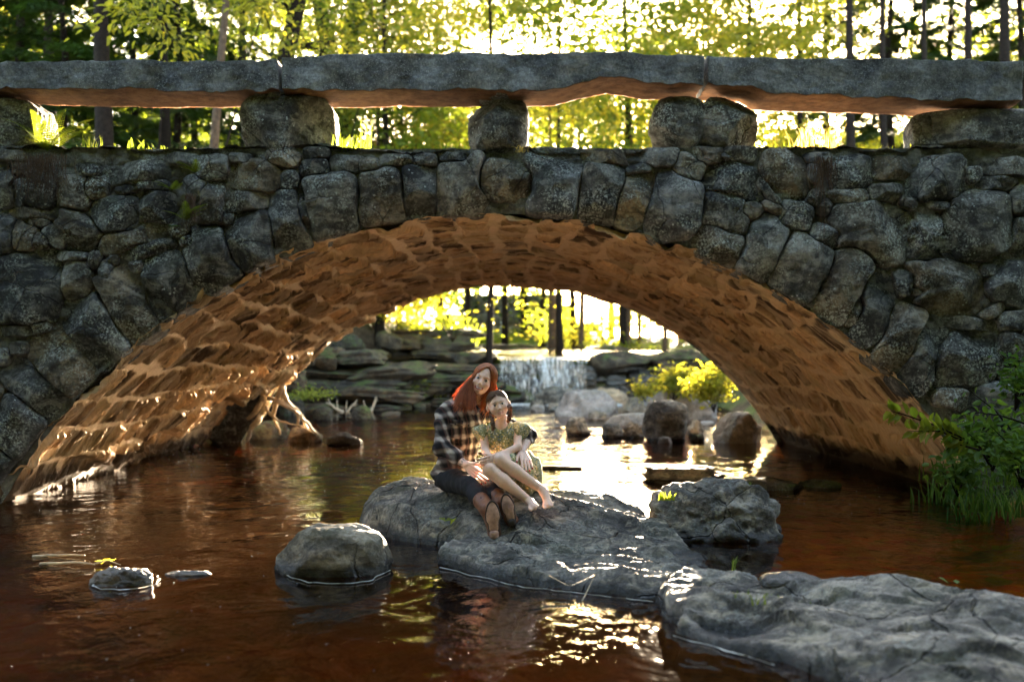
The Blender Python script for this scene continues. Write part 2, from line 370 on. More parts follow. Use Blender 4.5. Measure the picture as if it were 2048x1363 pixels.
M['straw'] = leaf_mat('dry_grass', (.35, .28, .12), (.55, .46, .22), .5)
M['bark'] = plain('bark', (.016, .011, .008), .95, .6, 14, .15, .03, 30)
M['bark2'] = plain('pale_bark', (.085, .055, .035), .9, .6, 10, .2, .02, 26)
M['wood'] = plain('bare_wood', (.33, .22, .13), .8, .35, 12, .25, .008, 50)
M['drift'] = plain('driftwood', (.42, .33, .22), .8, .4, 16, .2, .006, 60)
M['root'] = plain('hair_roots', (.10, .065, .045), .95, .5, 30, .1)
M['soil'] = plain('soil', (.075, .055, .038), .95, .55, 5, .1, .03, 18)
M['foam'] = plain('foam', (.42, .41, .38), .8, .2, 40)
# ---------------------------------------------------------------- terrain, bed, water
YF, YB, AX, AZ, AR = 9.3, 17.2, -0.28, -2.58, 5.3
def ip(y, tab):
    t = np.array(tab, float); return np.interp(y, t[:, 0], t[:, 1])
XL = [(-12, -8), (6, -6.5), (9, -5.4), (17.2, -5.0), (20, -5.3), (26, -6.6), (31.8, -6.8), (33, -4), (50, -4.5), (70, -6)]
XR = [(-12, 6), (4, 4.6), (6, 3.3), (9, 3.75), (10, 4.5), (17.2, 4.7), (19, 4.4), (22, 4.3), (31.5, 5.5), (33, 4.2), (50, 3), (60, 4)]
FL = [(-12, -.35), (20, -.28), (30, -.10), (31.8, -.1), (32.9, 1.40), (34.5, 1.65), (50, 1.98), (69, 2.75), (71, 4.2), (150, 5.0)]
TL = [(-12, .8), (5, .9), (8.6, 1.0), (9.7, 3.05), (17, 3.1), (19, 2.2), (26, 2.3), (33, 3.0), (50, 3.6), (70, 4.6), (80, 5.2), (150, 6)]
TR = [(-12, .8), (5, .55), (8.6, .75), (9.7, 3.05), (17, 3.1), (19, 1.4), (26, 1.1), (33, 2.0), (50, 2.8), (80, 3.8), (150, 5)]
def terrain_z(X, Y):
    fl = ip(Y, FL); d1 = ip(Y, XL) - X; d2 = X - ip(Y, XR)
    wl = np.where(Y > 20, 1.6, 2.4)
    z = fl + (ip(Y, TL) - fl) * smooth(0, 1, d1 / wl) + (ip(Y, TR) - fl) * smooth(0, 1, d2 / np.where(Y < 9, 3.2, 2.4))
    p = np.stack([X, Y, X * 0], -1)
    m = np.clip(np.maximum(d1, d2), 0, 1)
    return z + .10 * fbm(p, .7, 4, 3) * (.35 + m) + .025 * fbm(p, 6, 3, 9)
def terr_grid(xs, ys):
    X, Y = np.meshgrid(xs, ys, indexing='ij'); return np.stack([X, Y, terrain_z(X, Y)], -1).reshape(-1, 3), grid(len(xs), len(ys))
def ground_mat():
    t = NT('forest_floor'); p = t.pos(); s_ = t.n('ShaderNodeSeparateXYZ'); t.t.links.new(p, s_.inputs[0])
    n = t.noise(3, 8, .7); n2 = t.noise(.5, 4, .6)
    soil = t.ramp(n, [(.3, (.03, .022, .014)), (.5, (.075, .055, .035)), (.7, (.15, .11, .065))])
    moss = t.ramp(n, [(.3, (.03, .06, .01)), (.7, (.12, .17, .03))])
    land = t.mix(t.math('MULTIPLY', t.ramp(n2, [(.4, 0.0), (.55, 1.0)]), up_mask(t, .3, .85)), soil, moss)
    v = t.n('ShaderNodeTexVoronoi', Scale=7.0); t.t.links.new(p, v.inputs['Vector'])
    peb = t.mix(.65, t.ramp(n, [(.3, (.06, .035, .018)), (.7, (.50, .29, .11))]), v.outputs['Color'], 'SOFT_LIGHT')
    mk = t.n('ShaderNodeMapRange', Value=s_.outputs[2]); mk.inputs[1].default_value = -.02; mk.inputs[2].default_value = .12
    yy_ = t.ramp(t.math('MULTIPLY_ADD', t.math('ADD', t.math('MULTIPLY_ADD', s_.outputs[0], 1.1, s_.outputs[1]), t.math('MULTIPLY', n2, 3.0)), .1, -.5), [(.30, 1.0), (.62, 0.0)])   # bed colour darkens nearer and leftward, painting in dim water and an amber band
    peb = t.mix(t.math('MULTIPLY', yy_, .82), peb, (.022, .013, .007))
    c = t.mix(mk.outputs[0], peb, land)
    return t.fin(c, .9, t.bump(t.math('ADD', n, t.noise(30, 4, .6)), 1, .03), .2)
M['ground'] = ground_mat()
xs = np.concatenate([-8 - np.geomspace(80, .5, 30), np.arange(-8, 8, .09), 8 + np.geomspace(.5, 80, 30)])
ys = np.concatenate([np.arange(-12, 3, .5), np.arange(3, 34, .11), np.arange(34, 60, .5), np.arange(60, 170, 5)])
V, Fc = terr_grid(xs, ys)
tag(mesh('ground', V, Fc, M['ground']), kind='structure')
# calm pool under the bridge; rises a little through the riffle to the foot of the fall
xs = np.linspace(-12, 9, 60); ys = np.concatenate([np.linspace(-12, 19, 60), np.linspace(19.3, 32.5, 120)])
X, Y = np.meshgrid(xs, ys, indexing='ij')
Z = .16 * smooth(19.5, 28, Y) + .02 * smooth(19, 22, Y) * fbm(np.stack([X, Y, X * 0], -1), 2.2, 3, 4)
tag(mesh('water', np.stack([X, Y, Z], -1), grid(len(xs), len(ys)), M['water']), kind='structure')
xs = np.linspace(-4.6, 5, 80); ys = np.linspace(32.15, 70, 160)
X, Y = np.meshgrid(xs, ys, indexing='ij')
Z = 1.66 + .26 * smooth(32.15, 34.5, Y) + .33 * np.clip(Y - 34.5, 0, 15.5) / 15.5 + .75 * np.clip(Y - 50, 0, 99) / 20 + .03 * fbm(np.stack([X, Y, X * 0], -1), 1.5, 3, 6) - .05 * smooth(33, 32.15, Y)
tag(mesh('upper_stream_water', np.stack([X, Y, Z], -1), grid(len(xs), len(ys)), M['water_up']), kind='structure')

M['deck'] = stone_mat('deck_soil', (.015, .012, .008), (.06, .05, .038), (.15, .135, .10), .3, .6, 0, .02)
# ---------------------------------------------------------------- stone bridge
BR = empty('stone_arch_bridge', (0, YF, 0), 'wide rubble stone arch bridge with slab parapet spanning the stream', 'bridge')
def to_face(px, py): return (px - CX) * YF / F, CH - (py - CY) * YF / F
STONES = [(58,577,128,145,0),(154,560,58,82,0),(250,607,155,85,65),(188,659,155,100,60),(335,570,128,95,80),(118,727,150,102,45),
(70,775,150,76,38),(35,865,160,112,58),(38,697,38,32,0),(5,715,38,35,0),(30,661,75,20,0),(82,655,42,26,-10),(152,458,100,62,30),(112,470,50,36,40),
(82,482,32,30,10),(235,430,100,70,0),(312,412,72,60,15),(267,479,138,46,-18),(292,497,122,32,-15),(226,520,24,24,0),(190,520,26,36,0),(212,543,28,42,0),
(144,512,66,16,0),(273,533,30,22,0),(145,385,65,65,0),(58,390,85,60,0),(70,428,130,24,5),(192,376,44,40,0),(255,378,52,18,-5),(290,371,36,18,0),(322,370,30,22,0),
(290,343,130,44,-8),(172,340,48,22,0),(40,337,36,24,0),(8,378,40,80,0),(20,312,50,24,0),(48,470,48,64,0),(10,465,44,90,0),(72,443,56,20,0),(358,462,38,30,0),
(422,515,135,98,62),(498,480,98,120,0),(580,443,138,80,80),(608,427,100,17,75),(661,415,112,132,0),(762,400,90,118,0),(838,380,66,100,0),(926,368,98,120,0),
(1010,360,76,138,95),(1108,370,116,146,0),(1198,388,88,118,10),(1271,396,124,62,-66),(1350,413,112,128,0),(1452,428,96,86,15),(1440,487,104,66,25),(1527,498,132,86,-65),
(1604,537,122,122,20),(1690,560,170,84,-62),(1752,622,142,74,-72),(1712,625,55,24,-65),(1800,668,138,82,-70),(1850,710,150,66,-70),(1935,722,150,112,-20),(1905,797,66,54,0),
(1995,806,132,90,-15),(2020,748,52,30,-20),(2030,700,70,60,20),(2030,642,66,38,-5),(1945,648,105,24,8),(1985,623,50,22,-30),(1893,572,165,100,5),(1808,567,40,56,0),
(1836,585,26,22,0),(2017,565,90,80,10),(1978,540,32,28,0),(1955,450,140,125,-20),(1853,467,108,60,-70),(1875,411,55,18,5),(1738,460,165,115,20),(1827,458,50,15,-75),
(1769,383,66,30,-3),(1818,405,32,22,20),(1789,335,88,42,0),(1705,345,76,66,0),(1700,393,80,30,0),(1875,358,115,80,-8),(2045,400,42,66,0),(2042,470,34,80,0),(1995,367,78,26,0),
(1948,350,30,34,0),(2020,332,100,34,0),(1574,352,105,82,15),(1470,360,118,64,18),(1380,335,62,50,20),(1417,312,60,36,0),(1480,305,65,32,5),(1535,382,80,22,50),
(1545,415,40,18,25),(1592,430,62,56,10),(1632,395,34,32,20),(1650,415,26,34,20),(1653,470,60,38,25),(1500,420,50,32,10),(510,351,108,62,5),(578,362,38,36,0),
(493,402,94,38,-3),(459,440,26,26,0),(627,334,62,32,-8),(632,307,50,26,0),(565,316,60,30,5),(480,317,40,20,0),(425,334,66,46,-10),(418,408,60,84,0),(692,326,80,30,0),
(793,320,70,20,3),(735,328,50,26,0),(850,320,50,24,0),(908,314,62,20,0),(1217,312,115,28,3),(1318,315,76,36,-3),(1280,337,52,20,-10),(375,482,36,30,0),(392,385,44,66,0),
(1885,840,70,60,-40),(1930,872,90,60,-30),(2010,880,90,70,0),(1960,940,110,80,0),(2040,960,90,90,0),(2050,860,60,70,0),(1700,440,1,1,0),(5,930,100,70,30),(-50,800,110,90,20),
(360,318,70,22,0),(1640,318,60,26,0),(1625,345,30,40,0),(880,455,1,1,0)]
STONES = [s for s in STONES if s[2] > 5]
rg = np.random.default_rng(5)
for bx, ex in ((-900, -40), (2110, 2800)):
    for gy in range(320, 1100, 88):
        x = bx + rg.uniform(0, 60)
        while x < ex: STONES.append((x, gy + rg.uniform(-18, 18), rg.uniform(90, 140), rg.uniform(70, 100), rg.uniform(-25, 25))); x += rg.uniform(95, 140)
S = np.array([(*to_face(a, b), c * YF / F / 2, d * YF / F / 2, R(e)) for a, b, c, d, e in STONES])
def sdist(px, pz, idx):                                  # superelliptic distance to the stones idx
    s = S[idx]; dx = px[..., None] - s[:, 0]; dz = pz[..., None] - s[:, 1]
    c, n = np.cos(s[:, 4]), np.sin(s[:, 4])
    u = (dx * c - dz * n) / s[:, 2]; w = (dx * n + dz * c) / s[:, 3]
    return (np.abs(u) ** 4 + np.abs(w) ** 4) ** (1 / 4)
mb = MB(); NA = 64
ang = np.linspace(0, 2 * np.pi, NA, endpoint=False)
for i in range(len(S)):
    cx, cz, a, b, th = S[i]
    near = [j for j in range(len(S)) if j != i and math.hypot(S[j, 0] - cx, S[j, 1] - cz) < max(a, b) * 1.3 + max(S[j, 2], S[j, 3]) * 1.3]
    rr = np.linspace(.0, max(a, b) * 1.35, 90)
    px = cx + np.cos(ang)[:, None] * rr; pz = cz + np.sin(ang)[:, None] * rr
    wob = .09 * fbm(np.stack([px, pz, px * 0 + i], -1), 7, 3, i)
    own = sdist(px, pz, [i])[..., 0] + wob
    oth = sdist(px, pz, near).min(-1) if near else own * 0 + 9
    rad = np.hypot(px - AX, pz - AZ); arch_r = AR - .03 + .05 * ((i * 7919) % 13 - 5) / 13 + .09 * float(smooth(1.7, .8, cz))
    onspan = (pz > -.1)
    ins = (own < 1.13) & (own < oth * .965 - .004) & ~((rad < arch_r) & onspan) & (pz < 3.335 + .05 * wob) & (pz > -.4)
    if not ins[:, 0].all(): continue
    k = np.where(ins.all(1), len(rr) - 1, ins.argmin(1) - 1); r = rr[np.maximum(k, 2)]
    r = (np.roll(r, 1) + 2 * r + np.roll(r, -1)) / 4
    prot = min(.10, .035 + .28 * min(a, b)) * rg.uniform(.7, 1.25); pw = rg.uniform(5.0, 14)
    tx, tz = rg.uniform(-.16, .16, 2)
    ss = np.array([0, .16, .32, .47, .6, .7, .79, .86, .92, .96, 1.0, 1.02, 1.0]); nb = len(ss)
    yy = -prot * np.power(1 - np.minimum(ss, 1) ** pw, .5); yy[-2] = .05; yy[-1] = .42
    Vx = cx + np.cos(ang)[:, None] * (r[:, None] * ss); Vz = cz + np.sin(ang)[:, None] * (r[:, None] * ss)
    Vy = YF + yy[None, :] + 0 * Vx + np.where(np.arange(nb) < nb - 2, 1, 0) * (tx * (Vx - cx) + tz * (Vz - cz)) * (1 - ss ** 8)
    V = np.stack([Vx, Vy, Vz], -1)
    q = V + np.array([0, i * 1.7, 0])
    nse = fbm(q, 5.5, 5, 21, .55); cl = np.round(fbm(q, 2.6, 2, 31) * 2.2) / 2.2
    V[..., 1] += (.022 * nse + .020 * cl) * np.where(np.arange(nb) < nb - 2, 1, 0)
    V[..., 0] += .008 * fbm(q, 9, 3, 41) * (ss > .1); V[..., 2] += .008 * fbm(q, 9, 3, 51) * (ss > .1)
    for _ in range(7):                                 # split facets
        aa = rg.uniform(0, 6.28); dd = rg.uniform(.25, .85) * min(a, b); sl = rg.uniform(.15, .95)
        cut = -prot * rg.uniform(.75, 1.1) + sl * ((V[..., 0] - cx) * math.cos(aa) + (V[..., 2] - cz) * math.sin(aa) - dd)
        V[..., 1] = np.where(np.arange(nb) < nb - 2, np.minimum(np.maximum(V[..., 1], YF + cut), YF + .045), V[..., 1])
    V[:, 0] = V[:, 0].mean(0)
    g = grid(NA, nb, wrap_u=True)
    mb.add(V.reshape(-1, 3), g, None, rnd=((i * 2654435761) % 1000) / 1000)
mb.build('face_stone_masonry', M['face'], BR)
# mortar bed behind the stones, following the arch line
def zarch(x, r=AR):
    h = r * r - (x - AX) ** 2; return np.where(h > 0, AZ + np.sqrt(np.maximum(h, 0)), -9)
xs = np.linspace(-9.5, 9.5, 620); v = np.linspace(0, 1, 130)
X, Vv = np.meshgrid(xs, v, indexing='ij'); zb = np.maximum(zarch(X), -.4); Z = zb + (3.33 - zb) * Vv
p = np.stack([X, X * 0, Z], -1)
V = np.stack([X, YF + .055 + .03 * fbm(p, 9, 5, 2, .6), Z + 0 * X], -1)
mesh('mortar_bed', local(V.reshape(-1, 3), BR), grid(620, 130)[:, ::-1], M['mortar'], BR)
# soffit: barrel of coursed cleft stone with smeared mortar
HA = math.acos((-.25 - AZ) / AR)
na, ny = 800, 640
al = np.linspace(-HA, HA, na); yv = YF + .02 + (YB - YF - .02) * np.linspace(0, 1, ny) ** 1.25
A, Y = np.meshgrid(al, yv, indexing='ij'); Sx = A * AR
wob = .13 * fbm(np.stack([Sx, Y, Sx * 0], -1), 1.1, 4, 70)
Sw = Sx + wob; ci = np.floor(Sw / .40); fc = Sw / .40 - ci
hc = _h(ci.astype(int), ci.astype(int) * 0, ci.astype(int) * 0, 5)
ln = .62 + .2 * hc; Yw = (Y + hc * 3 + wob * 2) / ln; yi = np.floor(Yw); fy = Yw - yi
r1 = _h(ci.astype(int), yi.astype(int), yi.astype(int) * 0, 8) * .5 + .5
de = np.minimum(np.minimum(fc, 1 - fc) * .40, np.minimum(fy, 1 - fy) * ln)
q = np.stack([Sx, Y, Sx * 0], -1)
edge = .038 + .040 * fbm(q, 2.2, 3, 75)
mort = smooth(.022, -.006, de - edge)
q2 = np.stack([Sx * 1.3 + .35 * Y, Y * 8.0 - Sx * 1.6, r1 * 4], -1)
st = ridged(q2, 1.2, 4, 80); st2 = fbm(q2, 3.5, 3, 84)
rough_k = .45 + .8 * smooth(-.4, .5, fbm(q, .5, 2, 90)) + .5 * smooth(.6, -3.5, Sx)
disp = (1 - mort) * (.045 * (r1 - .5) + .036 * st * rough_k + .016 * st2 * rough_k) + .012 * mort + .03 * fbm(q, 1.0, 3, 95)
frag = smooth(.55, 0, Y - YF); disp += frag * .03 * fbm(q, 5, 4, 96)
pit = smooth(.42, .8, fbm(np.stack([Sx, Y * 1.8, Sx * 0], -1), 2.6, 3, 97)); disp -= .07 * pit * (1 - mort)
z0 = AZ + AR * np.cos(A)
jag = .14 * fbm(np.stack([Sx * .3, Y, Sx * 0], -1), 2.5, 4, 99)
g1 = ridged(q2 * .9 + 31.7, 1.2, 4, 180); g2 = fbm(q2 + 11.3, 3.5, 3, 184)
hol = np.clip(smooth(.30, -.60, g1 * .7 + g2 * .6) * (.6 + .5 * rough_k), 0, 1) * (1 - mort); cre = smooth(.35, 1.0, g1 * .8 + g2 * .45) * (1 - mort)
zcut = np.where(A < 0, np.interp(Y, [9.3, 12.3, 13.3, 14.5, 15.5, 17.2], [.34, .36, .50, .95, .75, .95]), .22) + jag * smooth(9.8, 11.5, Y)
rec = smooth(.03, -.03, z0 - zcut) * np.where(A < 0, np.interp(Y, [9.3, 12.5, 14, 17.2], [.05, .2, .5, .6]), .12)
rr = AR - disp + rec
V = np.stack([AX + rr * np.sin(A), Y, AZ + rr * np.cos(A)], -1)
V[..., 2] = np.where(z0 < zcut, np.maximum(np.minimum(z0, V[..., 2]), V[..., 2] * .6 + z0 * .4), V[..., 2])
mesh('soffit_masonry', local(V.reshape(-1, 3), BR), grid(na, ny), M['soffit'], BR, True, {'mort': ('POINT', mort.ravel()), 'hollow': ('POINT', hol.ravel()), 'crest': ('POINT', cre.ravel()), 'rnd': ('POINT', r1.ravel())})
# rear face and deck
X, Vv = np.meshgrid(np.linspace(-9.5, 9.5, 300), np.linspace(0, 1, 60), indexing='ij'); zb = np.maximum(zarch(X), -.4); Z = zb + (3.33 - zb) * Vv
V = np.stack([X, YB + .05 * fbm(np.stack([X, X * 0 + 5, Z], -1), 2.2, 4, 7), Z], -1)
mesh('rear_spandrel', local(V.reshape(-1, 3), BR), grid(300, 60), M['face'], BR)
X, Y = np.meshgrid(np.linspace(-9.5, 9.5, 560), np.concatenate([np.linspace(YF + .015, YF + .8, 40), np.linspace(YF + .9, YB, 40)]), indexing='ij')
pp = np.stack([X, Y, X * 0], -1)
Z = 3.325 + .03 * fbm(pp, 1.5, 3, 12) + .030 * fbm(pp, 8, 5, 13, .6) - .16 * smooth(YF + .6, YF + 1.2, Y) - .05 * smooth(YF + .03, YF - .035, Y)
mesh('earth_deck', local(np.stack([X, Y, Z], -1).reshape(-1, 3), BR), grid(560, 80), M['deck'], BR)
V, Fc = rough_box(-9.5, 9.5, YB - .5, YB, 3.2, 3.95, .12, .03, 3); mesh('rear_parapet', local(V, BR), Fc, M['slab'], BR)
# parapet slabs
def slab(x0, x1, top, bot, seed):
    (X0, _), (X1, _) = to_face(x0, 0), to_face(x1, 0)
    tp = [(to_face(a, b)) for a, b in top]; bt = [(to_face(a, b)) for a, b in bot]
    def warp(V):
        zt = np.interp(V[:, 0], [t[0] for t in tp], [t[1] for t in tp]); zb = np.interp(V[:, 0], [t[0] for t in bt], [t[1] for t in bt])
        f = V[:, 2]; fr = smooth(YF + .1, YF - .1, V[:, 1])
        chip = .022 * fbm(np.stack([V[:, 0] * 9, V[:, 0] * 0 + seed, V[:, 1]], -1), 1, 4, seed)
        V = V.copy(); V[:, 2] = zb + (zt - zb) * f + fr * chip * (1 - f) + .5 * chip * f
        V[:, 1] += .02 * (1 - f) * chip * 30 * fr * .5
        return V
    h = 1.0
    V, Fc = rough_box(X0, X1, YF - .10, YF + .50, 0, h, .0225, .0, seed, .0)
    # recompute with z in 0..1, displaced after warping
    V = warp(V); n = np.stack([fbm(V, 3.4, 6, seed + q * 7, .62) for q in range(3)], -1)
    V = V + n * np.array([.010, .016, .008])
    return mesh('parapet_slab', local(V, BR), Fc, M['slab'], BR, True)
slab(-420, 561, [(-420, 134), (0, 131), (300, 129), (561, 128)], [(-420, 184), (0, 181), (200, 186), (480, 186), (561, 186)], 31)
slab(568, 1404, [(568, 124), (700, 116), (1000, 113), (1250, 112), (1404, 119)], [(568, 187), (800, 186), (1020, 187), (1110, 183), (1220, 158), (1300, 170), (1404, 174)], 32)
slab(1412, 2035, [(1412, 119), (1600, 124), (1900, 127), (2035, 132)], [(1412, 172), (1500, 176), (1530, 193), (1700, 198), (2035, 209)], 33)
def pier(x0, x1, y0, y1, seed, p=4.5, dy=.30, cuts=7, rough=.035, tilt=(0, 0)):
    (X0, Z0), (X1, Z1) = to_face(x0, y1), to_face(x1, y0)
    V, Fc = rock(((X0 + X1) / 2, YF + .02 + dy, (Z0 + Z1) / 2), ((X1 - X0) / 2 * 1.04, dy + .06, (Z1 - Z0) / 2 * 1.05), seed, 44, p, cuts, rough, 0, 0, tilt)
    o = mesh('parapet_pier', local(V, BR), Fc, M['face'], BR, True, {'rnd': ('FACE', np.full(len(Fc), .62))})
pier(476, 655, 186, 314, 41, 5); pier(936, 1056, 180, 304, 42, 3.2); pier(1306, 1424, 184, 312, 43, 3.0); pier(1392, 1522, 182, 306, 44, 3.0)
pier(1846, 2110, 214, 318, 45, 6, .34); pier(-130, 62, 190, 330, 46, 4); pier(500, 590, 180, 200, 47, 3, .25); pier(1430, 1500, 296, 318, 48)
pier(955, 1030, 176, 190, 49, 3, .2)
# ---------------------------------------------------------------- rocks in the stream
def ledge(name, outline, ctrl, seed, mat, label, cat='rock', step=.014, edge=.10, terr=.030, ang_=-.35, amp=.02, base=-.35, plate=.018):
    O = np.array(outline, float); c = np.array([(*P(a, b, Y)[[0, 1]], P(a, b, Y)[2]) for a, b, Y in ctrl])
    lo, hi = O.min(0) - .1, O.max(0) + .1
    nx, ny_ = ((hi - lo) / step).astype(int)
    X, Y = np.meshgrid(np.linspace(lo[0], hi[0], nx), np.linspace(lo[1], hi[1], ny_), indexing='ij')
    d = np.full(X.shape, 9.0); ins = np.zeros(X.shape, bool)
    for k in range(len(O)):
        a, b = O[k], O[(k + 1) % len(O)]; ab = b - a
        t = np.clip(((X - a[0]) * ab[0] + (Y - a[1]) * ab[1]) / (ab @ ab), 0, 1)
        d = np.minimum(d, np.hypot(X - a[0] - t * ab[0], Y - a[1] - t * ab[1]))
        cr = ((a[1] > Y) != (b[1] > Y)) & (X < (b[0] - a[0]) * (Y - a[1]) / (b[1] - a[1] + 1e-12) + a[0]); ins ^= cr
    sdn = np.where(ins, d, -d)
    p = np.stack([X, Y, X * 0 + seed], -1)
    sdn = sdn + .035 * fbm(p, 4.5, 4, seed, .6) + .008 * fbm(p, 16, 3, seed + 4)
    w = 1 / (((X[..., None] - c[:, 0]) ** 2 + (Y[..., None] - c[:, 1]) ** 2) + .004) ** 1.3
    top = (w * c[:, 2]).sum(-1) / w.sum(-1)
    u = X * math.cos(ang_) + Y * math.sin(ang_); v_ = -X * math.sin(ang_) + Y * math.cos(ang_)
    q = np.stack([u * .55, v_ * 2.0, X * 0 + seed], -1)
    lay = fbm(q, 2.2, 4, seed + 9, .5) * 1.2
    top = top + terr * (np.floor(lay * 3) + smooth(.78, 1, lay * 3 - np.floor(lay * 3))) / 1.3
    l2 = fbm(np.stack([u * 1.1, v_ * 2.6, X * 0 + seed], -1), 4.5, 3, seed + 29) * 3
    top = top + .35 * terr * np.floor(l2 * 1.5) / 1.5 + .6 * terr * (np.abs(fbm(p, 2.6, 4, seed + 41, .6)) - .3)
    # angular bedding plates: jittered cells stretched along the strata
    cu, cv = u * 1.7 + .22 * fbm(p, 2.2, 4, seed + 51), v_ * 4.6 + .30 * fbm(p, 2.2, 4, seed + 52); best = np.full(X.shape, 9.0); hh_ = np.zeros(X.shape)
    for di in (-1, 0, 1):
        for dj in (-1, 0, 1):
            iu, iv = np.floor(cu).astype(int) + di, np.floor(cv).astype(int) + dj; z_ = iu * 0 + seed
            du, dv_ = cu - iu - .5 - .38 * _h(iu, iv, z_, 1), cv - iv - .5 - .38 * _h(iu, iv, z_, 2); dd_ = du * du + dv_ * dv_
            tl = _h(iu, iv, z_, 3) + .5 * _h(iu, iv, z_, 4) * du + .7 * _h(iu, iv, z_, 5) * dv_; m_ = dd_ < best; best = np.where(m_, dd_, best); hh_ = np.where(m_, tl, hh_)
    top = top + plate * hh_
    top = top + amp * fbm(q, 9, 5, seed + 13, .65) - .03 * smooth(.75, .98, ridged(np.stack([u * .8, v_ * .9, X * 0 + seed], -1), 1.3, 1, seed + 3))
    prof = smooth(-.03, edge, sdn) ** .38
    Z = base + (np.maximum(top, -.1) - base) * np.where(sdn > -.03, prof, 0)
    keep = (sdn[:-1, :-1] > -.06)
    Fq = grid(nx, ny_).reshape(nx - 1, ny_ - 1, 4)[keep]
    V = np.stack([X, Y, Z], -1).reshape(-1, 3)
    used = np.unique(Fq); mp = np.full(len(V), -1); mp[used] = np.arange(len(used))
    V = V[used]; Fq = mp[Fq]
    c0 = np.array([O[:, 0].mean(), O[:, 1].mean(), 0])
    o = mesh(name, V - c0, Fq, mat); o.location = c0; tag(o, label, cat)
    return o, c
def hline(xy, pts): return xy
seat_ledge, _ = ledge('flat_boulder',
    [(-1.34, 7.95), (-1.27, 7.72), (-.93, 7.3), (-.56, 7.0), (-.15, 6.72), (.25, 6.45), (.6, 6.2), (1.15, 6.35), (1.27, 6.55), (1.12, 7.05), (.95, 7.62), (.5, 8.0), (-.1, 8.4), (-.75, 8.6), (-1.2, 8.3)],
    [(870, 952, 8.0), (760, 972, 7.95), (810, 958, 8.15), (860, 1000, 7.5), (800, 1010, 7.55), (860, 1040, 7.15), (735, 1032, 7.85), (890, 1088, 7.02), (940, 965, 7.6), (1000, 968, 7.6), (1040, 985, 7.5), (940, 1010, 7.2), (990, 1072, 6.82),
     (1080, 1026, 6.98), (1110, 1024, 7.0), (1170, 990, 7.6), (1250, 1025, 7.4), (1290, 1040, 7.3), (1200, 1080, 6.7), (1100, 1060, 6.8), (1400, 1095, 6.8), (1420, 1112, 6.5), (1300, 1120, 6.3), (1150, 1110, 6.4), (1300, 1070, 6.95), (1130, 975, 7.8), (1010, 1030, 7.1)],
    3, M['ledge'], 'broad grey flat-topped boulder the woman and girl sit on', terr=.016, amp=.010, edge=.08)
ledge('rock_shelf', [(-.60, 6.62), (-.545, 6.40), (-.25, 6.05), (.03, 5.74), (.4, 5.56), (.77, 5.40), (.82, 5.6), (1.05, 5.9), (1.22, 6.15), (1.2, 6.4), (.7, 6.5), (.2, 6.75), (-.3, 6.95)],
    [(900, 1098, 6.5), (1000, 1105, 6.3), (1000, 1130, 6.0), (1100, 1140, 5.78), (1300, 1150, 5.55), (1250, 1110, 6.1), (1400, 1135, 6.1), (1200, 1130, 5.9), (1350, 1140, 5.8)],
    8, M['ledge'], 'low rock shelf below the boots, between the flat boulder and the open dark water', terr=.020, amp=.012, edge=.05)
ledge('bedrock_slab', [(.70, 5.46), (.69, 5.1), (.70, 4.72), (.88, 4.45), (1.08, 4.24), (1.27, 3.9), (1.6, 3.3), (2.2, 2.6), (4.6, 2.2), (4.8, 4.3), (3.2, 4.72), (2.3, 4.72), (1.88, 5.1), (1.53, 5.2), (1.28, 5.55), (1.05, 5.82), (.85, 5.7)],
    [(1400, 1165, 5.45), (1500, 1195, 5.0), (1700, 1172, 4.9), (1800, 1165, 4.85), (2000, 1192, 4.4), (1480, 1265, 4.65), (1700, 1255, 4.35), (2000, 1300, 3.9), (1700, 1330, 3.95), (2048, 1363, 3.6), (1440, 1180, 5.2), (1350, 1180, 5.3), (1600, 1222, 4.6), (1580, 1295, 4.25), (2200, 1300, 3.9), (1900, 1240, 4.2), (2100, 1250, 4.2)],
    12, M['ledge'], 'long grey layered bedrock slab sloping across the lower right corner', terr=.014, plate=.028, ang_=-.62, amp=.009, edge=.06)
def boulder(name, x0, x1, yt, yb, Yc, seed, mat, label, dy=None, n=48, cat='rock', below=.5, **kw):
    w = (x1 - x0) / 2 * Yc / F; zt = CH - (yt - CY) * Yc / F; zb = CH - (yb - CY) * Yc / F
    h = (zt - zb) / 2; hz = h * (1 + below); dy = dy or w * .8
    c = ((x0 + x1) / 2 - CX) * Yc / F, Yc, zt - hz
    V, Fc = rock((0, 0, 0), (w * 1.08, dy, hz * 1.04), seed, n, **kw)
    o = mesh(name, V, Fc, mat, None, True, {'rnd': ('FACE', np.full(len(Fc), (seed * .37) % 1))}); o.location = c
    return tag(o, label, cat)
boulder('boulder', 562, 775, 1052, 1150, 6.28, 21, M['boulder'], 'large smooth rounded boulder alone in the water left of the couple', dy=.27, p=2.5, cuts=9, rough=.045, below=.7)
boulder('boulder', 1311, 1542, 966, 1075, 7.55, 22, M['ledge'], 'blocky grey boulder with small plants on top, right of the girl', dy=.33, p=3.2, cuts=10, rough=.10, below=.6, strata=.03)
boulder('rock', 188, 308, 1135, 1172, 5.86, 23, M['wetrock'], 'small jagged black wet rock at the lower left of the water', dy=.12, p=2.2, rough=.14, below=.8, n=30)
boulder('rock', 334, 418, 1139, 1152, 6.1, 24, M['wetrock'], 'tiny flat wet stone barely breaking the surface beside the jagged black rock', dy=.05, p=2.2, rough=.1, n=20)
boulder('flat_rock', 1295, 1442, 932, 962, 11.35, 25, M['ledge'], 'thin flat rock slab lying in bright water behind the blocky boulder', dy=.35, p=4, rough=.09, strata=.05, n=34)
boulder('flat_rock', 1440, 1612, 957, 985, 10.6, 26, M['bankrock'], 'long low dark slab at the edge of the amber water', dy=.25, p=3, rough=.13, n=34)
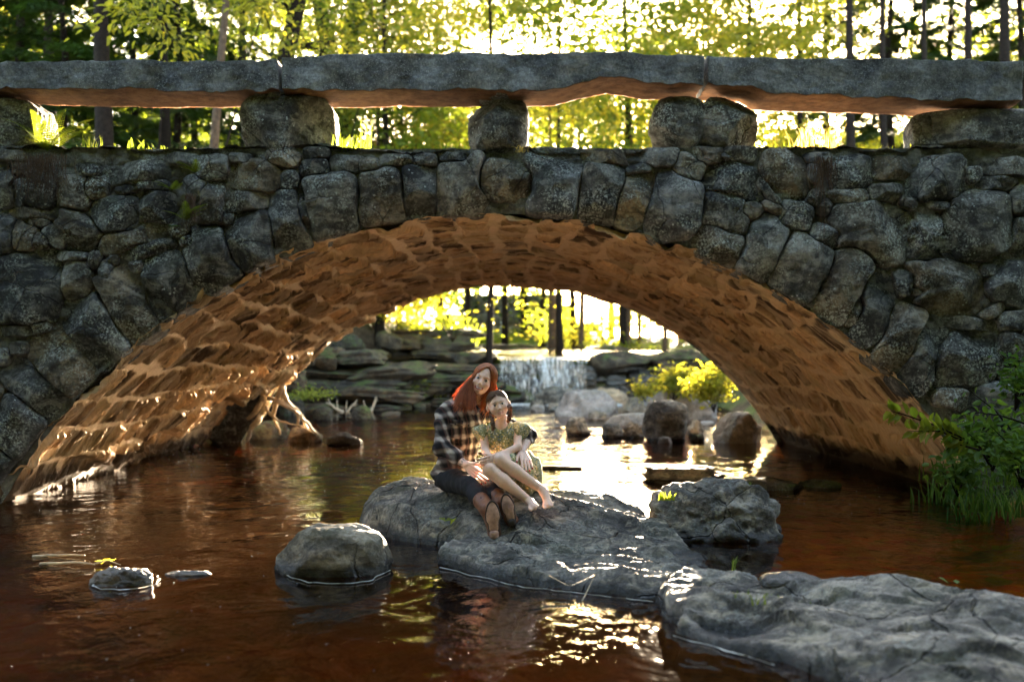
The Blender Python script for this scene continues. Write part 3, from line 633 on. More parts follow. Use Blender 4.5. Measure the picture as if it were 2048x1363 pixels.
boulder('flat_rock', 1598, 1684, 960, 986, 10.75, 27, M['bankrock'], 'small pointed slab touching the end of the long low dark slab', dy=.2, p=2.4, rough=.13, n=28)
boulder('rock', 1534, 1562, 1044, 1068, 7.75, 28, M['wetrock'], 'small round wet black stone beside the blocky boulder', p=2.2, n=18)
boulder('flat_rock', 1084, 1162, 930, 942, 12.6, 29, M['bankrock'], 'thin flat stone in the shining water just behind the girl', dy=.2, p=3, rough=.1, n=22)
boulder('rock', 1524, 1640, 1143, 1176, 5.22, 30, M['wetrock'], 'smooth wet black rock at the back edge of the layered slab', dy=.12, p=2.3, rough=.08, n=30)
boulder('flat_rock', 657, 722, 866, 888, 16.8, 31, M['bankrock'], 'flat mossy stone alone in the water near the left arch wall', dy=.25, p=2.5, rough=.1, n=24)
def upY(yb):
    Y = 20.
    for _ in range(20): Y = (CH - .16 * smooth(19.5, 28, Y)) * F / (yb - CY)
    return float(Y)
UP = [(1074, 1160, 773, 811, 'dark angular rock at the foot of the waterfall'), (1117, 1231, 781, 832, 'big pale rounded boulder in front of the waterfall pool'),
(1180, 1252, 774, 809, 'tan boulder behind the big pale rounded boulder'), (1295, 1440, 778, 834, 'long sloping boulder below the sunlit bush'), (1247, 1292, 796, 824, 'small round boulder left of the long sloping boulder'),
(1216, 1303, 826, 847, 'flat low slab in the riffle'), (1290, 1379, 804, 880, 'tall dark boulder standing at the edge of the pool'), (1130, 1180, 835, 869, 'small dark peaked rock in the glittering water'),
(1203, 1247, 847, 874, 'low dark rock left of two pebbly stones'), (1249, 1287, 844, 875, 'little grey stone beside the tall dark boulder'), (1432, 1526, 826, 886, 'round boulder against the foot of the right arch wall'),
(1376, 1405, 838, 872, 'narrow stone wedged behind the tall dark boulder'), (1398, 1450, 764, 790, 'pale rock up in the sunlit grass'), (1270, 1318, 790, 816, 'squat stone under the overhanging leaves'),
(1178, 1212, 822, 838, 'half-drowned stone in the riffle'), (1100, 1135, 812, 822, 'sliver of rock in the bright riffle'), (1060, 1085, 800, 812, 'little black rock in the foam below the fall'),
(1300, 1345, 838, 850, 'flat stone leaning on the tall boulder')]
for k, (x0, x1, yt, yb, lb) in enumerate(UP):
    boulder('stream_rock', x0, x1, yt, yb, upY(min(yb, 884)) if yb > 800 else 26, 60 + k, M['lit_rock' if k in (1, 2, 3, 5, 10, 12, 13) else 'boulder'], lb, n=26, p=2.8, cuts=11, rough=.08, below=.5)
LR = [(502, 576, 842, 876, 'brown rock under the exposed roots'), (581, 640, 853, 882, 'pale flat rock at the tip of the exposed roots'), (627, 664, 812, 840, 'mossy stone behind the exposed roots'),
(706, 746, 812, 838, 'dark stone under the driftwood twigs'), (600, 640, 782, 812, 'green mossy rock at the left bank'), (560, 606, 790, 830, 'mossy rock shaded by the arch'), (765, 800, 822, 832, 'low wet stone in the sparkling riffle'),
(820, 850, 806, 816, 'dark pebble rock near the woman\'s shoulder'), (640, 700, 800, 815, 'long mossy stone at the foot of the left ledges')]
for k, (x0, x1, yt, yb, lb) in enumerate(LR):
    boulder('stream_rock', x0, x1, yt, yb, upY(yb), 90 + k, M['bankrock'], lb, n=24, p=2.8, rough=.09, below=.5)
# layered outcrops of the left bank and the ledge that carries the fall
def outcrop(name, x0, x1, Y0, z0, rows, seed, mat, label, step_back=.35, hgt=.36, lens=(1.0, 2.4), depth=1.6, skew=0.0, cat='rock ledge'):
    g = random.Random(seed); mb = MB(); z = z0
    for r in range(rows):
        x = x0 + g.uniform(-.5, .2) + skew * r; h = hgt * g.uniform(.75, 1.25)
        while x < x1:
            L = g.uniform(*lens); yy = Y0 + r * step_back + g.uniform(-.18, .18)
            if not name.startswith('dam') and not name.startswith('stone_dam'):
                hh = h * g.uniform(.75, 1.35); V, Fc = rock((x + L / 2, yy + depth / 2 + g.uniform(-.25, .25), z + h / 2 + g.uniform(-.06, .06)), (L * .56, depth / 2, hh * .56), seed * 31 + r * 57 + int(x * 13), 22, g.uniform(4, 9), 10, .10, .03, g.uniform(-.25, .25), (g.uniform(-.06, .06), g.uniform(-.07, .07)))
                mb.add(V, Fc); x += L * g.uniform(.8, 1.0); continue
            V, Fc = rough_box(x, x + L - .03, yy, yy + depth, z, z + h - .02, .07, .05, seed + r * 7 + int(x * 10), .045); V = (V - [x + L / 2, yy, z]) @ np.array(Matrix.Rotation(g.uniform(-.10, .10), 3, 'Z')).T + [x + L / 2, yy + g.uniform(-.1, .1), z]
            mb.add(V, Fc); x += L
        z += h
    c = ((x0 + x1) / 2, Y0 + 1, z0); V = np.concatenate(mb.V) - np.array(c)
    o = mesh(name, V, np.concatenate(mb.F), mat, None, True, {'rnd': ('FACE', np.concatenate(mb.r))}); o.location = c
    return tag(o, label, cat)
outcrop('rock_outcrop', -9.5, -4.2, 26.6, 0.0, 5, 101, M['bankrock'], 'tall stack of mossy brown rock layers on the left bank seen under the arch', hgt=.42)
outcrop('rock_outcrop', -5.4, -2.0, 29.6, 0.0, 4, 102, M['bankrock'], 'dark layered rock ledges left of the woman\'s head', step_back=.3)
outcrop('rock_outcrop', -8.5, -3.0, 32.4, 1.3, 4, 103, M['bankrock'], 'upper weathered ledges above the dark layered ledges', hgt=.34, step_back=.5)
outcrop('rock_outcrop', -3.6, -.9, 31.0, 0.0, 3, 104, M['bankrock'], 'stepped ledge with a thin cascade at the left edge of the waterfall', hgt=.42, step_back=.35)
outcrop('waterfall_ledge', -1.3, 5.2, 32.0, -.1, 4, 105, M['wetrock'], 'dark wet rock wall behind the main waterfall', hgt=.435, step_back=.03, lens=(.5, 1.1), depth=1.2)
outcrop('rock_outcrop', 4.6, 9.5, 31.2, 0.3, 3, 106, M['bankrock'], 'brown rock ledge to the right of the waterfall', hgt=.45, step_back=.4)
outcrop('stone_dam', -6.4, 3.0, 70.0, 2.9, 4, 107, M['dam'], 'old stone block dam far up the stream', hgt=.55, step_back=.02, lens=(1.1, 2.4), depth=1.2, cat='dam')
outcrop('dam_crest', -4.2, 2.0, 70.3, 5.1, 2, 108, M['dam'], 'pale squared capstones on top of the far dam', hgt=.68, step_back=.05, lens=(1.8, 2.6), depth=.8, cat='capstones')
g = random.Random(4)
STEPS = ['low rock step in the upper stream before the dam', 'long wet rock shelf just above the waterfall lip', 'scattered flat rock in the upper stream, left side', 'flat rock in the upper stream near the right bank', 'broad shelf crossing the upper stream midway']
for k, (x, Y_, w, h) in enumerate([(-1.0, 44, 1.6, .3), (-.5, 36, 1.5, .12), (-2.4, 38.5, .8, .25), (3.0, 36.5, .9, .3), (.8, 40, 2.0, .14)]):
    V, Fc = rock((0, 0, 0), (w, .5, h), 120 + k, 26, 3.4, 8, .12, .04); o = mesh('stream_rock', V, Fc, M['bankrock'], None, True, {'rnd': ('FACE', np.full(len(Fc), .5))})
    o.location = (x, Y_, 1.73 + .55 * (Y_ - 32.3) / 17.7); tag(o, STEPS[k], 'rock')
# falling water
def fall(strips, Yt, zt, zb, name, label, out=.25, n=40, mat='fall'):
    mb = MB(); g = np.random.default_rng(len(strips) + int(Yt))
    for x0, x1 in strips:
        nx = max(3, int((x1 - x0) / .03)); X, T_ = np.meshgrid(np.linspace(x0, x1, nx), np.linspace(0, 1, n), indexing='ij')
        e = .04 * fbm(np.stack([X * 0 + x0 + T_, X * 0, T_ * 3], -1), 4, 2, 5) * 1.0
        nz = fbm(np.stack([X * 12, X * 0, T_ * 2.5], -1), 1, 3, 9)
        Xw = X + e; Yw = Yt - .10 - out * np.sqrt(T_) * .5 - .05 * nz; Zw = zt + .02 - (zt - zb + .03) * T_ ** 1.25
        Yw = np.where(T_ < .04, Yt + .15, Yw)
        mb.add(np.stack([Xw, Yw, Zw], -1), grid(nx, n))
        mb.add(np.stack([Xw, Yw + .045, Zw], -1), grid(nx, n)[:, ::-1])
    c = np.array([(strips[0][0] + strips[-1][1]) / 2, Yt, zb]); V = np.concatenate(mb.V) - c
    o = mesh(name, V, np.concatenate(mb.F), M[mat]); o.location = c; return tag(o, label, 'waterfall')
k32 = 32 / F
fall([((a - CX) * k32, (b - CX) * k32) for a, b in ((1076, 1138),)], 32.0, 1.66, .12, 'waterfall', 'wide white waterfall pouring over the dark ledge behind the couple')
fall([((998 - CX) * k32, (1074 - CX) * k32)], 32.0, 1.66, .12, 'waterfall', 'thin dark-gapped veil of water just left of the wide waterfall', mat='fall_thin')
fall([((1139 - CX) * k32, (1172 - CX) * k32)], 32.0, 1.66, .12, 'waterfall', 'thin veil of water at the right edge of the wide waterfall', mat='fall_thin')
fall([(-3.0, -2.9), (-2.4, -2.28), (-1.75, -1.62), (-1.55, -1.5)], 30.95, 1.25, .45, 'cascade', 'thin stepped cascade on the ledge left of the main waterfall', .5)
k50 = 69.9 / F
for x, w, lb in ((916, 6, 'thin waterfall spilling from the far dam, leftmost of the four'), (1005, 7, 'straight thin waterfall at the middle of the far dam'), (1052, 8, 'faint veil of water on the far dam just left of the rightmost one'), (1094, 6, 'bright narrow waterfall at the right end of the far dam')):
    fall([((x - w / 2 - CX) * k50, (x + w / 2 - CX) * k50)], 69.9, 5.1, 2.95, 'dam_waterfall', lb, .1)
def foam_patch():
    mb = MB(); g = random.Random(9)
    for _ in range(260):
        x = g.gauss(.75, .9); y = 31.4 - abs(g.gauss(0, .55)); s = g.uniform(.05, .16)
        V, Fc = rock((x, y, .17), (s, s, s * .35), g.randrange(999), 6, 2.2, 0, .1); mb.add(V, Fc)
    return mb
V_ = foam_patch(); o = mesh('foam', np.concatenate(V_.V), np.concatenate(V_.F), M['foam']); tag(o, kind='stuff')
o['label'] = 'white foam where the waterfall meets the pool'

# thin white foam lines where the current meets the rocks
def foam_line(pts, label, w=.0017):
    q = np.array([G(a, b, .008) for a, b in pts]); t = np.linspace(0, len(q) - 1, len(q) * 10); qq = np.stack([np.interp(t, range(len(q)), q[:, k]) for k in range(3)], -1)
    qq[:, :2] += .022 * np.stack([fbm(qq * 9 + k * 5, 1, 3, k) for k in range(2)], -1); r = w * np.clip(1.5 * np.abs(fbm(qq * 11, 1, 4, 6)) - .28, 0, 1.2)
    V = []; nrm = np.gradient(qq, axis=0); nrm = np.stack([-nrm[:, 1], nrm[:, 0], nrm[:, 2] * 0], -1); nrm /= np.linalg.norm(nrm, axis=1)[:, None] + 1e-9
    V = np.stack([qq - nrm * r[:, None], qq + [0, 0, .004], qq + nrm * r[:, None]], 1).reshape(-1, 3)
    o = mesh('foam_line', V - qq[0], grid(len(qq), 3), M['foam']); o.location = qq[0]; tag(o, label, 'foam')
foam_line([(575, 1150), (612, 1164), (650, 1168), (700, 1166), (745, 1158), (778, 1140)], 'white foam line along the front of the rounded boulder')
foam_line([(880, 1134), (930, 1146), (985, 1160), (1040, 1172), (1100, 1180), (1180, 1188), (1300, 1203)], 'white foam line along the foot of the low rock shelf')
foam_line([(1350, 1272), (1420, 1290), (1480, 1308), (1550, 1330)], 'white foam line along the foot of the layered slab', .005)
foam_line([(182, 1168), (205, 1178), (240, 1180), (280, 1177), (312, 1166), (316, 1152)], 'white foam ring round the jagged black rock', .005)
boulder('lip_rock', 880, 992, 700, 724, 32.7, 201, M['bankrock'], 'long dark rock at the left end of the waterfall lip', n=26, p=4, rough=.1)
boulder('lip_rock', 1182, 1300, 704, 730, 32.7, 202, M['bankrock'], 'smooth brown rock shelf at the right end of the waterfall lip', n=30, p=4, rough=.08)
boulder('lip_rock', 1290, 1420, 700, 732, 32.9, 203, M['bankrock'], 'second brown shelf further right along the waterfall lip', n=30, p=4, rough=.08)
g = random.Random(21)
for k in range(9):
    px, py = [(1110, 815), (1150, 820), (1195, 815), (1235, 838), (1330, 885), (1395, 882), (1415, 850), (1265, 860), (1075, 822)][k]
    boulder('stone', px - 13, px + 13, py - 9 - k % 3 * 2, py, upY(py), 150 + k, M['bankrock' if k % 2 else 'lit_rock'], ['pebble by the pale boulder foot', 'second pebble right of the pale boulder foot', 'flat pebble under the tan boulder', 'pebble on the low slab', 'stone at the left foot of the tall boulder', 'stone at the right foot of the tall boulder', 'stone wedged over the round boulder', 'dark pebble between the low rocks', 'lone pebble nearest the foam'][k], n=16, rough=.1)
# rubble on the left ledges
LB = ['fallen block lying on the left ledges, leftmost', 'small fallen block on the left ledges', 'mossy fallen block above the roots', 'tilted slab leaning on the left ledges', 'fallen block beside the cascade', 'angular block under the shrub', 'block at the water edge behind the driftwood']
for k, (px, yt, yb, Y_, w) in enumerate([(600, 690, 720, 27.5, 26), (655, 700, 726, 28, 20), (585, 740, 775, 26.4, 30), (700, 672, 700, 31, 34), (880, 745, 775, 30.4, 24), (780, 664, 690, 32.5, 26), (690, 785, 812, 28.5, 30)]):
    boulder('fallen_block', px - w, px + w, yt, yb, Y_, 170 + k, M['bankrock'], LB[k], n=22, p=4, rough=.09, tilt=(.2 * (k % 3 - 1), .25 * (k % 2 - .5)))

g = np.random.default_rng(31); mb = MB(); D_, F_ = rock((0, 0, 0), (1, 1, 1), 1, 5, 2, 0, 0)
for k in range(420):
    if k < 240: px, py = g.uniform(330, 860), g.normal(915, 28)
    elif k < 330: px, py = g.uniform(1480, 1760), g.normal(960, 40)
    else: px, py = g.uniform(20, 1300), g.uniform(1000, 1363)
    if py < 885: continue
    c = G(px, py, .004); r_ = g.uniform(.3, 1) ** 2 * .0045 * c[1] / 6; mb.add(D_ * [r_, r_, .002] + c, F_)
V = np.concatenate(mb.V); tag(mesh('floating_specks', V, np.concatenate(mb.F), M['foam'], None, True), 'tiny bubbles and petals drifting on the dark water', kind='stuff')
# ---------------------------------------------------------------- vegetation
TAZ, TEL = math.tan(SUN_AZ), math.tan(SUN_EL) / math.cos(SUN_AZ)
def sunlane(p, keep=.03, rg=None):                      # the gap in the canopy the low sun shines through
    x0 = p[:, 0] - (p[:, 1] - 17.2) * TAZ; z0 = p[:, 2] - (p[:, 1] - 17.2) * TEL
    ins = (x0 > -5.2) & (x0 < 6.0) & (z0 > np.where(RNG.random(len(p)) < .65, -2.2, -.4)) & (z0 < np.where(RNG.random(len(p)) < .4, 9.0, 5.4)) & (p[:, 1] > 17.5)
    return ~ins | (RNG.random(len(p)) < np.where(p[:, 1] > 58, keep * 4, keep))
def leafquads(c, L, wid=.5, droop=.35, flat=.6, u=None, nice=False):
    n = len(c); L = np.broadcast_to(L, (n,)) * RNG.uniform(.7, 1.25, n)
    if u is None:
        a = RNG.uniform(0, 2 * np.pi, n); u = np.stack([np.cos(a), np.sin(a), RNG.normal(-droop, .35, n)], -1)
    u = u / np.linalg.norm(u, axis=1)[:, None]
    nr = RNG.normal(size=(n, 3)) * (1 - flat); nr[:, 2] += flat * 1.2
    w = np.cross(u, nr); w /= np.linalg.norm(w, axis=1)[:, None] + 1e-9; nn = np.cross(w, u)
    if nice:
        Lc, W_ = L[:, None], (L * wid / 2)[:, None]; b_, t_ = c - u * Lc / 2, c + u * Lc / 2 - nn * Lc * .14; k1, k2 = u * Lc * .20, u * Lc * .18
        V = np.stack([b_, c - k1 + w * W_ + nn * Lc * .09, c + k2 + w * W_ * .78 + nn * Lc * .04, t_, c + k2 - w * W_ * .78 + nn * Lc * .04, c - k1 - w * W_ + nn * Lc * .09], 1)
        i = np.arange(n)[:, None] * 6; return V.reshape(-1, 3), np.stack([i + [0, 1, 2, 3], i + [0, 3, 4, 5]], 1).reshape(-1, 4)
    V = np.stack([c - u * L[:, None] / 2, c + w * (L * wid / 2)[:, None] + nn * (L * .07)[:, None] - u * (L * .08)[:, None], c + u * L[:, None] / 2 - nn * (L * .08)[:, None], c - w * (L * wid / 2)[:, None] + nn * (L * .07)[:, None] - u * (L * .08)[:, None]], 1)
    return V.reshape(-1, 3), np.arange(4 * n).reshape(n, 4)
def leafmesh(name, c, L, mat, parent, r=None, cull=True, **kw):
    if cull: c = c[sunlane(c)]
    V, Fc = leafquads(c, L, **kw)
    rr = np.clip(.5 + .35 * fbm(c, .9, 2, 5) + RNG.normal(0, .22, len(c)), 0, 1)
    if kw.get('nice'): rr = np.repeat(rr, 2)
    return mesh(name, local(V, parent), Fc, mat, parent, False, {'rnd': ('FACE', rr)})
def trunk_path(base, top, n=9, wig=.15, seed=0):
    t = np.linspace(0, 1, n)[:, None]; p = np.asarray(base) * (1 - t) + np.asarray(top) * t
    w = np.stack([fbm(np.stack([t[:, 0] * 2, t[:, 0] * 0 + seed, t[:, 0] * 0 + k], -1), 1, 2, seed + k) for k in range(2)], -1) * wig
    p[:, :2] += w * np.sin(t * np.pi * .9 + .1); return p
def base_at(px, Y):
    x = (px - CX) * Y / F; z = float(terrain_z(np.array([x]), np.array([Y]))[0]); return np.array([x, Y, z - .15])
def tree_(kind, px, Y, r, H, label, lean=(0, 0), crown=(.35, 1.0), Rc=3.0, n=4000, L=.16, mat='leaf', bark='bark', clumps=26, seed=1, group=None, flat=.5, fork=None, wide=1.0):
    b = base_at(px, Y); g = np.random.default_rng(seed)
    root = empty(kind, b, label, 'tree', group)
    top = b + np.array([lean[0], lean[1], H]); mb = MB(); pth = trunk_path(b, top, 12, .25, seed)
    tube(mb, pth, r * np.linspace(1.15, .3, 12) * (1 + .25 * np.exp(-np.linspace(0, 12, 12))), 10)
    if fork is not None:
        k = fork[0]; q = trunk_path(pth[k], pth[k] + np.array([fork[1], .3, H * (1 - k / 12)]), 8, .2, seed + 3); tube(mb, q, r * np.linspace(.8, .25, 8), 9)
    cl = []
    for _ in range(clumps):
        t = g.uniform(*crown); c0 = np.array([np.interp(t, np.linspace(0, 1, 12), pth[:, k]) for k in range(3)])
        a = g.uniform(0, 2 * np.pi); rr = Rc * g.uniform(.35, 1.0) * (1 - .45 * abs((t - crown[0]) / (crown[1] - crown[0]) - .4))
        c = c0 + np.array([math.cos(a) * rr * wide, math.sin(a) * rr, g.uniform(-.2, .6) * (.4 * rr)])
        cl.append(c); m = (c0 + c) / 2 + np.array([0, 0, .12 * rr])
        if sunlane(c[None], 0)[0]: tube(mb, np.array([c0, m, c]), r * np.array([.28, .16, .05]) * (1.1 - .7 * t), 5)
    tr = mb.build('trunk', M[bark], root)
    cl = np.array(cl); per = n // clumps
    P_ = np.repeat(cl, per, 0) + g.normal(size=(per * clumps, 3)) * np.array([.34, .34, .16]) * Rc * g.uniform(.55, 1.1, (per * clumps, 1))
    leafmesh('crown', P_, L, M[mat], root, flat=flat)
    return root
def hemlock(px, Y, r, H, label, n=9000, k_=3.4, Rc=2.6, z0=.12, seed=1, L=.19, lean=0.0, group=None, mat='needle'):
    H = min(H, Y * .42 + 5.5); b = base_at(px, Y); g = np.random.default_rng(seed); root = empty('hemlock_tree', b, label, 'tree', group)
    top = b + np.array([lean, 0, H]); pth = trunk_path(b, top + np.array([g.uniform(-1, 1), 0, 0]), 10, .45, seed); mb = MB()
    tube(mb, pth, r * np.linspace(1.1, .15, 10), 10); C = []; U = []
    n = int(n * k_); L *= 1.25; nb = 80; per = n // nb
    for k in range(nb):
        t = z0 + (1 - z0) * (k / nb) ** .9; c0 = b * (1 - t) + top * t; a = k * 2.4 + g.uniform(-.4, .4)
        ln = Rc * (1.05 - t) ** .35 * g.uniform(.6, 1.1); d = np.array([math.cos(a), math.sin(a), 0])
        s = np.linspace(0, 1, 5)[:, None]; q = c0 + d * ln * s + np.array([0, 0, 1.0]) * (.10 * ln * s - .38 * ln * s ** 2)
        if sunlane(q[-1:], 0)[0]: tube(mb, q, r * .14 * np.linspace(1, .25, 5), 4, cap=False)
        tt = g.uniform(.12, 1.0, per) ** .8; side = g.normal(0, 1, per) * .20 * ln * (1.15 - tt)
        pp = np.stack([np.interp(tt, s[:, 0], q[:, j]) for j in range(3)], -1) + np.stack([-d[1] * side, d[0] * side, -.25 * np.abs(side) + g.normal(0, .05, per)], -1)
        C.append(pp); sg = np.sign(side)[:, None]
        U.append(d * .8 + np.array([-d[1], d[0], 0]) * sg * .9 + np.stack([np.zeros(per), np.zeros(per), -.25 - .2 * g.random(per)], -1))
    mb.build('trunk', M['bark'], root); C = np.concatenate(C); U = np.concatenate(U); k = sunlane(C); C, U = C[k], U[k]
    V, Fc = leafquads(C, L, .30, u=U, flat=.8)
    mesh('crown', local(V, root), Fc, M[mat], root, False, {'rnd': ('FACE', np.clip(.5 + .4 * fbm(C, .8, 2, 5) + g.normal(0, .2, len(C)), 0, 1))})
    return root
def tree(*a, **k):
    k['n'] = int(k.get('n', 4000) * 2.4); k['L'] = k.get('L', .16) * 1.15; return tree_(*a, **k)
# named trees of the photograph
hemlock(192, 22, .24, 25, 'thick dark hemlock trunk behind the left parapet', 11000, 3.2, .22, 201)
hemlock(-40, 24, .22, 25, 'dark hemlock at the far left edge of the frame', 12000, 3.6, .15, 202)
hemlock(90, 30, .22, 25, 'shadowy hemlock between the two left-hand trunks', 12000, 3.8, .10, 203)
hemlock(320, 29, .20, 25, 'hemlock with drooping boughs behind the leaning birch', 12000, 3.6, .12, 204)
hemlock(480, 34, .2, 25, 'deep green hemlock in the gap left of the beech trunk', 11000, 3.4, .10, 205)
hemlock(640, 40, .2, 25, 'pale green hemlock far behind the forked tree', 8000, 3.2, .12, 206)
tree('birch_tree', 398, 20, .11, 13, 'leaning birch with a pale curved trunk', lean=(1.0, .3), crown=(.62, 1), Rc=2.4, n=2600, L=.12, bark='bark2', seed=211)
tree('beech_tree', 470, 24, .31, 15, 'stout beech trunk leaning right beside the slab joint', lean=(2.6, .4), crown=(.45, 1), Rc=3.0, n=4200, L=.13, bark='bark', seed=212)
tree('forked_tree', 660, 36, .42, 17, 'tree forking into two trunks above the middle slab', lean=(1.3, 0), crown=(.5, 1), Rc=2.8, n=3200, L=.13, seed=213, fork=(5, -2.2))
tree('maple_tree', 1412, 40, .12, 15, 'slender grey tree above the joint of the right-hand slabs', crown=(.45, 1), Rc=3.2, n=4500, L=.2, mat='leaf', bark='bark2', seed=214)
tree('maple_tree', 1362, 47, .10, 15, 'thinnest pale stem in the bright gap', crown=(.45, 1), Rc=3.0, n=3200, L=.2, bark='bark2', seed=215)
hemlock(1702, 26, .17, 25, 'dark straight hemlock seen above and through the right opening', 9000, 3.0, .25, 221)
hemlock(1768, 30, .14, 25, 'thinner dark hemlock just right of the straight hemlock', 8000, 3.0, .12, 222)
hemlock(1852, 28, .12, 25, 'slim hemlock near the right end of the parapet', 9000, 3.0, .15, 223)
hemlock(2015, 22, .17, 25, 'dark hemlock trunk behind the slab end at the right', 11000, 3.4, .2, 224)
hemlock(1940, 32, .2, 25, 'dense hemlock filling the upper right corner', 13000, 4.0, .08, 225)
hemlock(1600, 36, .16, 25, 'hemlock behind the dry grass of the right opening', 9000, 3.2, .10, 226)
hemlock(2140, 27, .2, 25, 'hemlock reaching in from beyond the right edge', 10000, 3.6, .12, 227)
MAP = [(760, 33, .14, 'bright maple left of the sky gap', 5200, 3.2), (880, 42, .15, 'sunlit maple crown over the middle slab', 5200, 3.4), (1010, 55, .16, 'far maple under the brightest sky', 5200, 4.2), (940, 62, .18, 'farthest maple in the middle of the bright gap', 5600, 5.0), (1085, 60, .18, 'far maple just right of the middle of the bright gap', 5600, 5.0), (975, 32, .10, 'airy maple spray over the middle pier', 3600, 3.0), (1120, 35, .10, 'airy maple spray right of the middle pier', 3600, 3.0), (1150, 48, .14, 'maple with thin yellow leaves right of the sky gap', 4200, 3.3),
(1250, 38, .13, 'yellow-green maple behind the third pier', 5200, 3.2), (1500, 34, .14, 'maple between the slender tree and the hemlocks', 5200, 3.2), (600, 46, .16, 'broad maple far behind the forked tree', 5200, 4.0), (1650, 48, .15, 'maple glowing behind the right hemlocks', 5500, 4.0),
(300, 46, .16, 'maple glimmering behind the left hemlocks', 5200, 4.2), (50, 44, .16, 'far maple behind the leftmost hemlocks', 5200, 4.2), (1850, 50, .16, 'far maple at the right', 5500, 4.4), (2080, 46, .16, 'far maple beyond the right edge hemlocks', 5200, 4.4)]
for k, (px, Y, r, lb, n, Rc) in enumerate(MAP):
    tree('maple_tree', px, Y, r, 14 + (k % 3) * 2, lb, crown=(.42 if k in (1, 2, 3, 4) else .18, 1), Rc=Rc, n=n, L=.20, clumps=34, mat='leaf' if k % 2 else 'leaf2', bark='bark', seed=230 + k)
FAR = 'distant trees closing the valley'
for k in range(26):
    px = -500 + k * 122 + random.uniform(-40, 40); Y = random.uniform(66, 100)
    if 900 < px < 1250: n = 2200
    else: n = 4200
    tree('far_tree', px, Y, .2, random.uniform(16, 25), 'hazy green tree in the far row beyond the valley', crown=(.06, 1), Rc=5.2, n=n, L=.42, clumps=30, mat='leaf2' if k % 3 else 'needle', seed=260 + k, group=FAR)
# slim trunks standing beyond the fall, seen under the arch
UT = [(1104, 41, .14, 'twin trunk just right of the far dam, the thicker one'), (1120, 43, .09, 'slimmer twin beside the thick trunk right of the far dam'), (1162, 40, .10, 'straight single trunk right of the twin trunks'), (1258, 38, .09, 'slim trunk over the right grassy bank'),
(1277, 44, .07, 'thinnest trunk over the right grassy bank'), (1207, 46, .05, 'wispy sapling between the straight trunks'), (800, 37, .11, 'trunk at the left end of the far dam'), (748, 34, .09, 'trunk above the upper weathered ledges'), (716, 38, .08, 'thin stem close under the left arch'), (835, 45, .07, 'thin stem left of the far dam'), (1330, 36, .08, 'stem close under the right side of the arch')]
for k, (px, Y, r, lb) in enumerate(UT):
    tree('slim_tree', px, Y, r, 12, lb, crown=(.1, 1), Rc=2.0, n=2200, L=.15, clumps=22, mat='leaf', bark='bark2', seed=300 + k)
# shrubs and saplings
def shrub(px, Y, z, w, h, n, L, label, mat='leaf', seed=1, name='shrub', cat='shrub', cull=True, flat=.4, y_off=0):
    x = (px - CX) * Y / F; b = np.array([x, Y, z if z is not None else float(terrain_z(np.array([x]), np.array([Y]))[0])]); g = np.random.default_rng(seed)
    root = empty(name, b, label, cat); mb = MB(); tips = []
    for k in range(9):
        a = g.uniform(0, 6.28); t = b + np.array([math.cos(a) * w * g.uniform(.3, 1), math.sin(a) * w * .8 * g.uniform(.3, 1), h * g.uniform(.45, 1)])
        m = (b + t) / 2 + np.array([0, 0, .15 * h]); tube(mb, np.array([b, m, t]), np.array([.011, .007, .003]) * max(.6, h), 5); tips += [t, m, (t + m) / 2]
    mb.build('stem', M['bark'], root); tips = np.array(tips); per = n // len(tips)
    C = np.repeat(tips, per, 0) + g.normal(size=(per * len(tips), 3)) * np.array([w * .28, w * .28, h * .16])
    leafmesh('foliage', C, L, M[mat], root, flat=flat, cull=cull, nice=Y < 28); return root
shrub(905, 30, 2.1, 1.3, 1.2, 1500, .12, 'bright overhanging shrub left of the far dam', seed=401)
shrub(770, 33, 2.4, 1.6, 1.2, 1400, .12, 'sunlit shrub on the upper left ledges', seed=402)
shrub(1180, 44, None, 2.0, 1.6, 1500, .14, 'yellow shrub behind the slim trunks', seed=403, mat='leaf')
shrub(1290, 37, None, 1.8, .8, 1500, .12, 'low bright undergrowth on the right bank above the fall', seed=404, mat='fern')
shrub(1390, 36, None, 1.5, .8, 1200, .12, 'undergrowth just under the right shoulder of the arch', seed=405, mat='fern')
shrub(1220, 39, None, 1.5, .6, 1200, .12, 'ferny clump at the foot of the straight trunk', seed=406, mat='fern')
shrub(1345, 23.5, .50, .75, .75, 1300, .12, 'sunlit leafy bush growing from the boulders on the right', seed=407, mat='leaf', cull=False)
shrub(1290, 25.0, .45, .35, .5, 300, .11, 'small sprig of bright leaves left of the sunlit bush', seed=408, mat='leaf', cull=False)
shrub(1428, 20.2, .40, .55, .8, 1100, .11, 'bright tufted plant beside the foot of the right arch wall', seed=409, mat='leaf', cull=False)
shrub(1052, 74, None, 2.2, 1.4, 1100, .16, 'pale shrub above the far dam', seed=410)
shrub(940, 75, None, 2.4, 1.6, 1100, .16, 'pale shrub over the left end of the far dam', seed=411)
shrub(620, 23.0, .5, .6, .35, 500, .07, 'mossy undergrowth at the left bank', seed=412, mat='grass')
